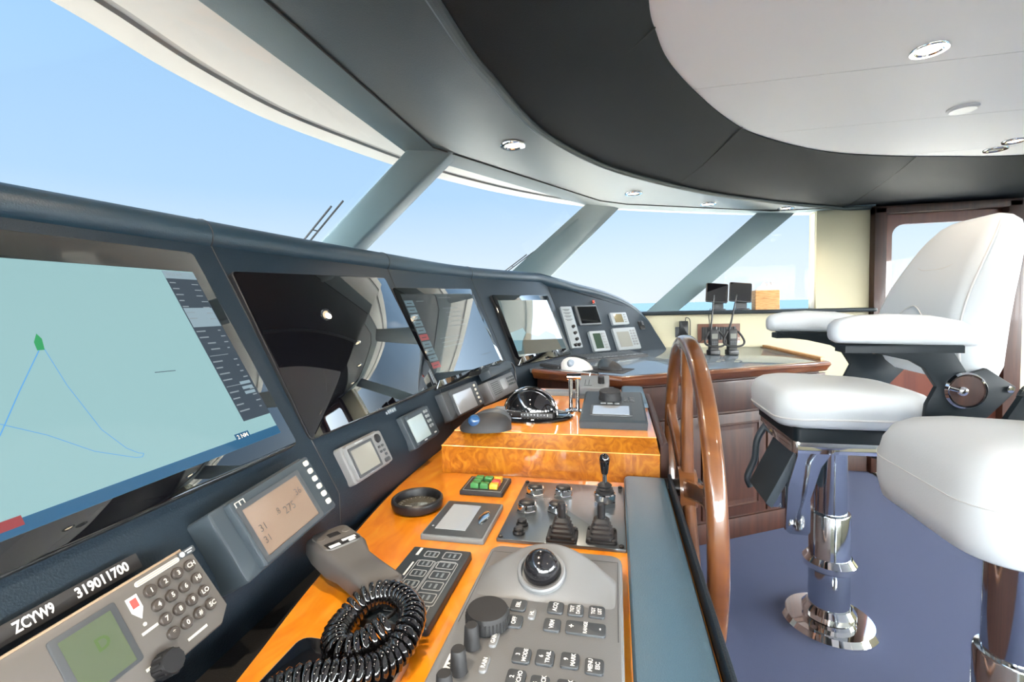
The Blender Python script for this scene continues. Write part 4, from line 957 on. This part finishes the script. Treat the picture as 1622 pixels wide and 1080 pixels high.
# ------------------------------------------------------------------ helm chairs (local x aft, y starboard)
THICK = ((.672, .06, 0), (.677, .025, 0), (.690, .008, 0), (.73, 0, 0), (.78, .0, 0), (.810, .008, 0), (.835, .025, 0), (.853, .05, .0), (.866, .09, .0), (.872, .15, 0), (.873, .2, 0))
def chair(loc, label, arms_up, thick=False):
    t = thing('helm_chair', label, 'helm chair', loc, 'helm chairs')
    mb = MB(); mb.lathe([(.146, 0), (.146, .007), (.134, .024), (.08, .027)], n=64); mb.build('base_plate', CHROME, t)
    mb = MB(); mb.lathe([(.063, .02), (.063, .40), (.060, .405), (.051, .406), (.050, .60), (.050, .66)], n=48); mb.build('column', CHROMD, t)
    for z0 in (.028, .205)[:1 if thick else 2]:
        mb = MB(); mb.lathe([(.064, z0), (.074, z0), (.082, z0 + .008), (.082, z0 + .026), (.068, z0 + .044), (.064, z0 + .044)], n=48); mb.build('collar', CHROME, t)
    mb = MB(); mb.lathe([(.05, .62), (.10, .66), (.10, .672)], n=32); mb.prism(rrect(-.01, 0, .34 if not thick else .2, .36 if not thick else .2, .02), .660, .671 if thick else .700, .004); mb.build('swivel_plate', CHROME, t)
    mb = MB(); mb.prism(rrect(.0, 0, .36, .40, .02), .7005, .745, .006)
    if not thick: mb.build('seat_frame', STEELB, t)
    # seat cushion
    mb = MB(); R_ = []
    for z, ins, sh in THICK if thick else ((.744, .040, .0), (.750, .018, 0), (.765, .004, 0), (.785, .0, -.002), (.815, .0, -.004), (.838, .010, -.002), (.853, .028, 0), (.862, .055, .004), (.867, .10, .01), (.868, .18, .015)):
        R_.append([(x + sh + (.032 if thick else 0), y, z + (.010 if z > .83 else 0) * max(-1, min(1, -x / .2)) - (.014 * max(0, min(1, (-x - .12) / .1)) if z < .80 else 0)) for x, y in rrect(.010, 0, .46 - 2 * ins, .47 - 2 * ins, max(.125 - ins * .5, .02), 8)])
    mb.loft(R_); mb.build('seat_cushion', VINYL, t, 80)
    ol = rrect(.010 + (.032 if thick else 0), 0, .462, .472, .126, 8)
    mb = MB(); mb.tube([(x, y, .782 - .014 * max(0, min(1, (-x - .12) / .1))) for x, y in ol], .0035 if not thick else .001, 6, closed=True); mb.build('seat_piping', STITCH, t)
    # backrest
    prof = [(.885, .300, .045, .15), (.895, .268, .085, .19), (.92, .245, .115, .215), (.96, .228, .14, .225), (1.03, .222, .15, .228), (1.10, .232, .148, .226), (1.17, .256, .14, .216), (1.235, .288, .128, .202), (1.295, .320, .115, .186), (1.345, .350, .098, .166), (1.378, .376, .075, .140), (1.394, .398, .045, .110), (1.400, .415, .012, .08)]
    mb = MB(); R_ = []
    for z, fx, th, hw in prof: R_.append([(x, y, z + (x - fx) * -.12) for x, y in rrect(fx + th / 2, 0, th, 2 * hw, min(th / 2 - .001, .055), 8)])
    mb.loft(R_); mb.build('backrest', VINYL, t, 80)
    mb = MB()
    for sgn in (-1, 1): mb = MB(); mb.tube(catmull([(fx + .016, sgn * (hw - .013), z) for z, fx, th, hw in prof[3:11]], 4), .003, 6); mb.build('back_piping', STITCH, t)
    mb = MB(); mb.tube(catmull([(.306, -.12, 1.262), (.292, -.06, 1.24), (.290, .0, 1.236), (.292, .06, 1.24), (.306, .12, 1.262)], 6), .0022, 6); mb.build('headrest_seam', STITCH, t)
    mb = MB(); mb.tube(catmull([(.223, -.10, 1.0), (.226, -.08, 1.07), (.237, .0, 1.12), (.226, .08, 1.07), (.223, .10, 1.0)], 6), .0022, 6); mb.build('lumbar_seam', STITCH, t)
    # arms
    plate = [(.623, 1.024), (.919, 1.012), (.966, .929), (1.01, .945), (1.078, .894), (1.074, .877), (1.014, .807), (.860, .745), (.868, .84), (.891, .892), (.86, .945), (.827, .966), (.739, .988), (.682, .996)]
    for sgn in (-1, 1):
        Tm = frm((-.728, sgn * .250, 0), (1, 0, 0), (0, 0, 1))
        if arms_up:
            Tm = Matrix.Translation((0, 0, 0)) @ Tm
        mb = MB(Tm)
        low = [(.97, .925), (1.01, .945), (1.078, .894), (1.074, .877), (1.014, .807), (.860, .745), (.868, .84), (.90, .90)]
        mb.prism(low if arms_up else plate, -.008, .008, .002); mb.build('arm_bracket', STEELB, t, 30)
        mb = MB(); R_ = []
        for x, w_, z0, z1 in ((-.125, .012, 1.045, 1.058), (-.120, .050, 1.030, 1.078), (-.105, .078, 1.022, 1.090), (-.06, .092, 1.020, 1.100), (.02, .095, 1.018, 1.104), (.12, .095, 1.014, 1.098), (.19, .090, 1.012, 1.082), (.222, .072, 1.012, 1.062), (.232, .03, 1.016, 1.04)):
            R_.append([(x, y, z) for y, z in rrect(sgn * .288, (z0 + z1) / 2, w_, z1 - z0, (z1 - z0) * .46, 6)])
        if arms_up:
            R_ = [[(.36 + (z - 1.04), y, 1.18 + x * 1.0) for x, y, z in r] for r in R_]
        mb.loft(R_); mb.build('armrest', VINYL, t, 80)
        if not arms_up:
            mb = MB(); mb.prism([(-.095, sgn * .255), (.19, sgn * .255), (.19, sgn * .320), (-.095, sgn * .320)][::sgn], .995, 1.017, .004); mb.build('arm_support', STEELB, t)
        mb = MB(frm((-.728 + .955, sgn * .259, .884), (1, 0, 0), (0, 0, 1)) if sgn < 0 else frm((.227, .259, .884), (-1, 0, 0), (0, 0, 1)))
        mb.lathe([(.052, 0), (.052, .010), (.047, .016), (.043, .016), (.043, .012)], n=40); k_ = mb.build('recline_knob', CHROME, t)
        mb = MB(frm((-.728 + .955, sgn * .259, .884), (1, 0, 0), (0, 0, 1)) if sgn < 0 else frm((.227, .259, .884), (-1, 0, 0), (0, 0, 1)))
        mb.lathe([(.0425, .008), (.0425, .014), (0, .015)], n=36); mb.build('knob_face', MAHO, k_)
        mb = MB(frm((-.728 + .955, sgn * .259, .884), (1, 0, 0), (0, 0, 1)) if sgn < 0 else frm((.227, .259, .884), (-1, 0, 0), (0, 0, 1)))
        mb.tube([(-.045, .008, .018), (-.018, .0, .020)], .006, 10); mb.ell((-.014, 0, .020), (.014, .014, .008), 16, 8); mb.build('knob_lever', CHROME, k_)
        mb = MB(frm((-.728 + 1.062, sgn * .259, .888), (1, 0, 0), (0, 0, 1)) if sgn < 0 else frm((.334, .259, .888), (-1, 0, 0), (0, 0, 1))); mb.lathe([(.009, 0), (.009, .005), (0, .006)], n=14); mb.build('bolt', CHROME, t)
    # folding footrest
    if thick: return t
    br = [(-.144, .697), (-.144, .633), (-.172, .524), (-.178, .376), (-.165, .364), (-.11, .362), (-.102, .375), (-.103, .486), (-.072, .594), (-.018, .681), (.0, .700)]
    for y in (-.108, .108):
        mb = MB(frm((0, y, 0), (1, 0, 0), (0, 0, 1))); mb.prism(br, -.007, .007, .002); mb.build('footrest_bracket', CHROMD, t, 30)
        mb = MB(frm((-.160, y * 1.08, .395), (1, 0, 0), (0, 0, 1))); mb.lathe([(.010, -.012), (.010, .012)], n=14); mb.build('bolt', CHROME, t)
    mb = MB(frm((0, 0, 0), (1, 0, 0), (0, 0, 1))); mb.prism([(-.15, .64), (-.235, .46), (-.215, .44), (-.13, .61)], -.10, .10, .004); mb.build('footrest_plate', GREYB, t)
    mb = MB(); mb.tube(catmull([(-.16, .125, .69), (-.20, .125, .62), (-.21, .125, .54), (-.235, .125, .47), (-.225, .125, .43)], 5), .012, 10); mb.tube([(-.215, .125, .44), (-.11, .108, .37)], .006, 8); mb.build('footrest_strut', GREYB, t)
    mb = MB(); mb.tube([(-.01, -.14, .692), (.055, -.15, .668)], .007, 10); mb.build('height_lever', CHROMD, t)
    mb = MB(); mb.tube([(.048, -.15, .670), (.060, -.15, .664), (.105, -.15, .652), (.112, -.15, .650)], [.010, .019, .018, .010], 14); mb.build('lever_grip', BLKM, t)
    return t
chair((.728, 1.808, 0), 'white vinyl helm chair with armrests and backrest on a chrome column', False)
chair((.800, 1.135, 0), 'white vinyl helm chair cut off by the right picture edge, nearest the camera', True, True)

# ------------------------------------------------------------------ on the chart table and sill
def keyboard(x, y, ang, L_, W_, label):
    t = thing('keyboard', label, 'keyboard', Matrix.Translation((x, y, TZ + .0004)) @ Matrix.Rotation(ang, 4, 'Z'), 'keyboards on the chart table')
    mb = MB(); mb.T = Matrix.Rotation(math.radians(4), 4, 'X') @ Matrix.Translation((0, 0, .004)); mb.rbox((0, 0), L_, W_, .008, 0, .014, .003); mb.build('body', BLKM, t)
    mb = MB(); mb.T = Matrix.Rotation(math.radians(4), 4, 'X') @ Matrix.Translation((0, 0, .004))
    nx = 15; 
    for j in range(5):
        for i in range(nx): mb.box((-L_ / 2 + .02 + (i + .5) * (L_ - .04) / nx, W_ / 2 - .022 - j * (W_ - .04) / 4.6, .0155), ((L_ - .04) / nx * .82, W_ / 6.6, .005), .001)
    o = mb.build('key_field', GREYD, t); return t
keyboard(-.265, 2.475, math.radians(67), .34, .115, 'black keyboard on the chart table below the fourth screen')
keyboard(-.035, 2.80, math.radians(40), .46, .150, 'black keyboard lying along the far dash facet, its edge towards the wheel')
t = tag(MB(Matrix.Translation((-.045, 2.28, TZ)) @ Matrix.Rotation(math.radians(-20), 4, 'Z')).rbox((0, 0), .22, .17, .01, .0003, .0035, .001).build('mouse_pad', BLKM), 'black mouse pad on the near corner of the chart table', 'mouse pad')
t = thing('trackball_mouse', 'white trackball mouse with a grey ball on the chart table corner', 'mouse', Matrix.Translation((-.19, 2.295, TZ)) @ Matrix.Rotation(math.radians(-20), 4, 'Z'))
mb = MB(); mouse_body(mb, .165, .10, .058); mb.build('body', WHTP, t, 70)
mb = MB(); mb.ell((-.012, -.038, .034), (.020, .020, .020), 20, 12); mb.build('ball', GRYBALL, t, 80)
t = thing('computer_mouse', 'black mouse on the mouse pad at the chart table corner', 'mouse', Matrix.Translation((-.03, 2.285, TZ + .0036)) @ Matrix.Rotation(math.radians(-25), 4, 'Z'))
mb = MB(); mouse_body(mb, .125, .072, .045); mb.build('body', BLKM, t, 70)
mb = MB(); mb.T = Matrix.Translation((-.008, -.004, .005)) @ Matrix.Scale(.86, 4); mouse_body(mb, .12, .070, .052); mb.build('top_shell', GREYB, t, 70)
def handheld(x, y, tilt, label):
    t = thing('handheld_radio', label, 'radio', Matrix.Translation((x, y, TZ + .0004)) @ Matrix.Rotation(math.radians(14), 4, 'Z'), 'handheld radios by the vent')
    mb = MB(); mb.rbox((0, 0), .066, .058, .012, 0, .030, .004, both=True); mb.build('charger_cup', BLK, t)
    mb = MB(); mb.T = Matrix.Translation((0, 0, .03)); mb.loft([[(px, py, 0) for px, py in rrect(0, 0, .054, .036, .008)], [(px, py, .03) for px, py in rrect(0, 0, .050, .036, .008)], [(px, py, .095) for px, py in rrect(0, 0, .058, .036, .010)], [(px, py, .118) for px, py in rrect(0, 0, .056, .032, .010)], [(px, py, .122) for px, py in rrect(0, 0, .046, .026, .008)]]); mb.build('body', BLKM, t)
    mb = MB(frm((0, -.0185, .112), (1, 0, 0), (0, 0, 1))); mb.rbox((0, 0), .036, .030, .002, -.002, .0015); mb.build('screen', LCDGR, t)
    mb = MB(frm((0, -.0185, .072), (1, 0, 0), (0, 0, 1)))
    for i in range(3):
        for j in range(2): mb.rbox((-.013 + i * .013, -.008 + j * .014), .010, .009, .002, -.002, .002)
    mb.build('key_field', GREYD, t)
    mb = MB(); mb.tube([(-.016, 0, .15), (-.016 + tilt * .3, 0, .20), (-.016 + tilt, 0, .355)], [.007, .005, .0035], 10); mb.build('antenna', BLK, t)
    mb = MB(); mb.lathe([(.008, .150), (.007, .168), (0, .169)], (.014, 0, 0), n=12); mb.build('knob', BLK, t)
    mb = MB(); mb.tube(catmull([(-.030, -.01, .14), (-.055, -.02, .10), (-.06, -.03, .07), (-.03, -.045, .055), (.03, -.045, .055), (.06, -.03, .075), (.05, -.02, .11), (.030, -.01, .14)], 5), .006, 8); mb.build('wrist_strap', BLKM, t)
handheld(.567, 2.973, .02, 'black handheld radio standing on the chart table, left of the pair')
handheld(.672, 2.985, .045, 'black handheld radio standing on the chart table, right of the pair')
# wall vent, charger
t = thing('wall_vent', 'mahogany framed vent grille in the cream wall above the chart table', 'vent', frm((.70, 3.499, .925), (1, 0, 0), (0, 0, 1)))
mb = MB(); ringplate(mb, rrect(0, 0, .275, .135, .003, 2), rrect(0, 0, .225, .09, .002, 2), .0, .012); mb.build('frame', MAHOL, t)
mb = MB(); mb.box((0, 0, .002), (.226, .091, .003)); mb.build('back_plate', BLK, t)
for k in range(13): mb = MB(); mb.box((-.102 + k * .017, 0, .006), (.006, .089, .008), .001); mb.build('slat', BLKM, t)
t = thing('wall_charger', 'black plug-in charger with cable on the cream wall beside the vent', 'charger', frm((.468, 3.499, .965), (1, 0, 0), (0, 0, 1)))
mb = MB(); mb.rbox((0, 0), .055, .10, .004, 0, .045, .004); mb.build('body', BLK, t)
mb = MB(); mb.rbox((-.03, -.03), .05, .075, .004, 0, .008, .002); mb.build('socket_plate', GREYD, t)
mb = MB(); mb.tube(catmull([(.01, .05, .03), (.015, .075, .03), (.04, .06, .02), (.045, 0, .012), (.045, -.10, .01)], 6), .003, 8); mb.build('cable', BLK, t)
def stand_tablet(x, z0, label):
    t = thing('tablet_stand', label, 'tablet', (x, 3.47, 1.0864), 'tablets on the window sill')
    mb = MB(); mb.prism(rrect(.012, .0, .080, .085, .008), 0, .010, .003); mb.prism([(-.022, .02), (.048, .02), (.048, .035), (-.022, .035)], .008, .07, .003); mb.build('foot', BLK, t)
    mb = MB(frm((-.002, -.01, .118), (1, .0, -.10), (.10, .30, 1))); mb.rbox((0, 0), .142, .138, .010, 0, .012, .003, both=True); mb.build('tablet', BLK, t)
    mb = MB(frm((-.002, -.01, .118), (1, .0, -.10), (.10, .30, 1))); mb.rbox((0, 0), .130, .126, .006, .0118, .0126); mb.build('screen', SCROFF, t)
    return t
stand_tablet(.683, 0, 'black tablet on a stand on the window sill, beside the last window pillar')
stand_tablet(.833, 0, 'black tablet on a stand on the window sill, next to the tissue box')
t = thing('tissue_box', 'woven wood tissue box with a white tissue sticking out on the window sill', 'tissue box', (1.0, 3.50, 1.0864))
WIC = wood('wicker', [(.30, .13, .035), (.50, .26, .09), (.62, .36, .15)], 40, rough=.6, coat=0, dist=.3, stretch=(.5, .5, 4))
mb = MB(); mb.rbox((0, 0), .15, .10, .006, 0, .13, .004); mb.build('box', WIC, t)
mb = MB(); R_ = []
for k in range(9):
    h_ = .125 + k * .006; s_ = 1 - .05 * k
    R_.append([(.06 * s_ * math.cos(a) * (1 + .25 * math.sin(5 * a + k * .3)) + .002 * k, .025 * s_ * math.sin(a) * (1 + .2 * math.sin(4 * a)), h_ + .016 * (k / 8) * math.sin(7 * a)) for a in [2 * PI * q / 36 for q in range(36)]])
mb.loft(R_); mb.build('tissue', TISS, t)
# cable behind the radios
mb = MB(); mb.tube(catmull([(.64, 3.455, 1.10), (.625, 3.43, 1.05), (.63, 3.44, .98), (.60, 3.44, .90), (.52, 3.40, .846), (.46, 3.33, .836)], 8), .003, 8)
tag(mb.build('charging_cable', BLK), 'thin black cable hanging from the sill in front of the vent', 'cable')
# door mat
t = thing('door_mat', 'black and cream woven mat on the carpet in front of the side door', 'mat', Matrix.Translation((2.02, 3.30, .0004)))
mb = MB(); mb.rbox((0, 0), .78, .40, .01, 0, .008, .002); mb.build('base', MATB, t)
mb = MB()
for i in range(26):
    for j in range(11):
        a = .5 if (i + j) % 2 else -.5; mb.T = Matrix.Translation((-.365 + i * .029, -.175 + j * .034, .008)) @ Matrix.Rotation(a, 4, 'Z'); mb.box((0, 0, .001), (.024, .011, .003))
o = mb.build('weave', MATW, t); o['kind'] = 'stuff'
# wipers outside
def wiper(a, b, label):
    a = Vector(a); b = Vector(b)
    t = thing('windscreen_wiper', label, 'wiper', Matrix.Translation(a), 'windscreen wipers')
    d = b - a
    mb = MB(); mb.tube([Vector((0, 0, 0)), d * .97], .004, 8); mb.build('arm', RUB, t)
    off = Vector((.01, .025, -.003)); mb = MB(); mb.tube([d * .25 + off, d * 1.05 + off], .004, 8); mb.tube([d * .7, d * .7 + off], .003, 6); mb.build('blade', RUB, t)
wiper((-1.55, 1.86, 1.28), (-1.10, 1.70, 1.575), 'dark windscreen wiper outside the first pane next to the first pillar')
wiper((-1.0, 3.30, 1.25), (-.55, 3.02, 1.49), 'dark windscreen wiper outside the second pane next to the second pillar')
# outside decks that throw light back under the brow
mb = MB(); mb.prism([(-1.75, -4.5), (-1.75, 5.3), (-3.5, 4.6), (-7.5, 2.2), (-8.5, .45), (-7.5, -1.3), (-3.5, -3.7)], .3, .4); struct(mb.build('foredeck', TEAKD))
mb = MB(); mb.box((2.3, 4.5, -.1), (8.1, 1.7, .1)); mb.box((2.3, 5.4, .38), (8.1, .08, .9)); struct(mb.build('side_deck', GEL))
mb = MB(); mb.box((2.3, 2 * YC - 4.5, -.1), (8.1, 1.7, .1)); mb.box((2.3, 2 * YC - 5.4, .38), (8.1, .08, .9)); struct(mb.build('side_deck_port', GEL))
# sun
sl = bpy.data.lights.new('sun', 'SUN'); sl.energy = 3.8; sl.angle = .02; sl.color = (1, .96, .90)
so = bpy.data.objects.new('sun', sl); COL.objects.link(so); so.rotation_euler = Vector((.30, -.30, 1.0)).to_track_quat('Z', 'Y').to_euler()

# ------------------------------------------------------------------ world, view
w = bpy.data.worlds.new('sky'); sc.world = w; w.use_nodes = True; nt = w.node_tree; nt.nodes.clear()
N_ = nt.nodes.new; Lk = nt.links.new
out = N_('ShaderNodeOutputWorld'); bg = N_('ShaderNodeBackground'); tc = N_('ShaderNodeTexCoord'); sx = N_('ShaderNodeSeparateXYZ')
rp_ = N_('ShaderNodeValToRGB'); Lk(tc.outputs['Generated'], sx.inputs[0]); Lk(sx.outputs['Z'], rp_.inputs['Fac'])
el = rp_.color_ramp.elements
while len(el) < 5: el.new(.5)
for e_, (p, c) in zip(el, ((0., (.84, .91, .97)), (.08, (.74, .87, .985)), (.22, (.48, .71, .98)), (.45, (.38, .63, .96)), (1., (.25, .46, .85)))):
    e_.position = p; e_.color = (*c, 1)
# strong sky glow added behind the camera, on the port quarter, to brighten the cabin
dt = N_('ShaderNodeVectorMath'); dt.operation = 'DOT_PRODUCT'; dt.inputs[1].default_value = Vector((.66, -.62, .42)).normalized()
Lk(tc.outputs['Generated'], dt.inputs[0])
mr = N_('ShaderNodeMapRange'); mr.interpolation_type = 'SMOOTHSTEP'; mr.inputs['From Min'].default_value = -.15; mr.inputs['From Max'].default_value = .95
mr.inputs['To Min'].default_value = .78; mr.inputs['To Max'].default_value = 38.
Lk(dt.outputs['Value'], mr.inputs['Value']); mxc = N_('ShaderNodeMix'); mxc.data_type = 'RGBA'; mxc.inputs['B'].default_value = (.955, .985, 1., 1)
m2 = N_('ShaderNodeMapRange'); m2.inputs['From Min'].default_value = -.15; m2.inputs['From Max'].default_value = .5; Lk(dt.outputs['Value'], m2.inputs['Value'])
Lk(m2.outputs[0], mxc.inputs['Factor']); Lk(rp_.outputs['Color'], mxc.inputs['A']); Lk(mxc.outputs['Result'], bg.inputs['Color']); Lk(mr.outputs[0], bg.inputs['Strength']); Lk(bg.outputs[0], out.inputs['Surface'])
vs_ = sc.view_settings; sc.display_settings.display_device = 'sRGB'
vs_.view_transform = 'Standard'; vs_.look = 'None'; vs_.gamma = 1; vs_.use_curve_mapping = False; vs_.exposure = .5
sc.cycles.max_bounces = 8; sc.cycles.transparent_max_bounces = 16; sc.cycles.use_denoising = True
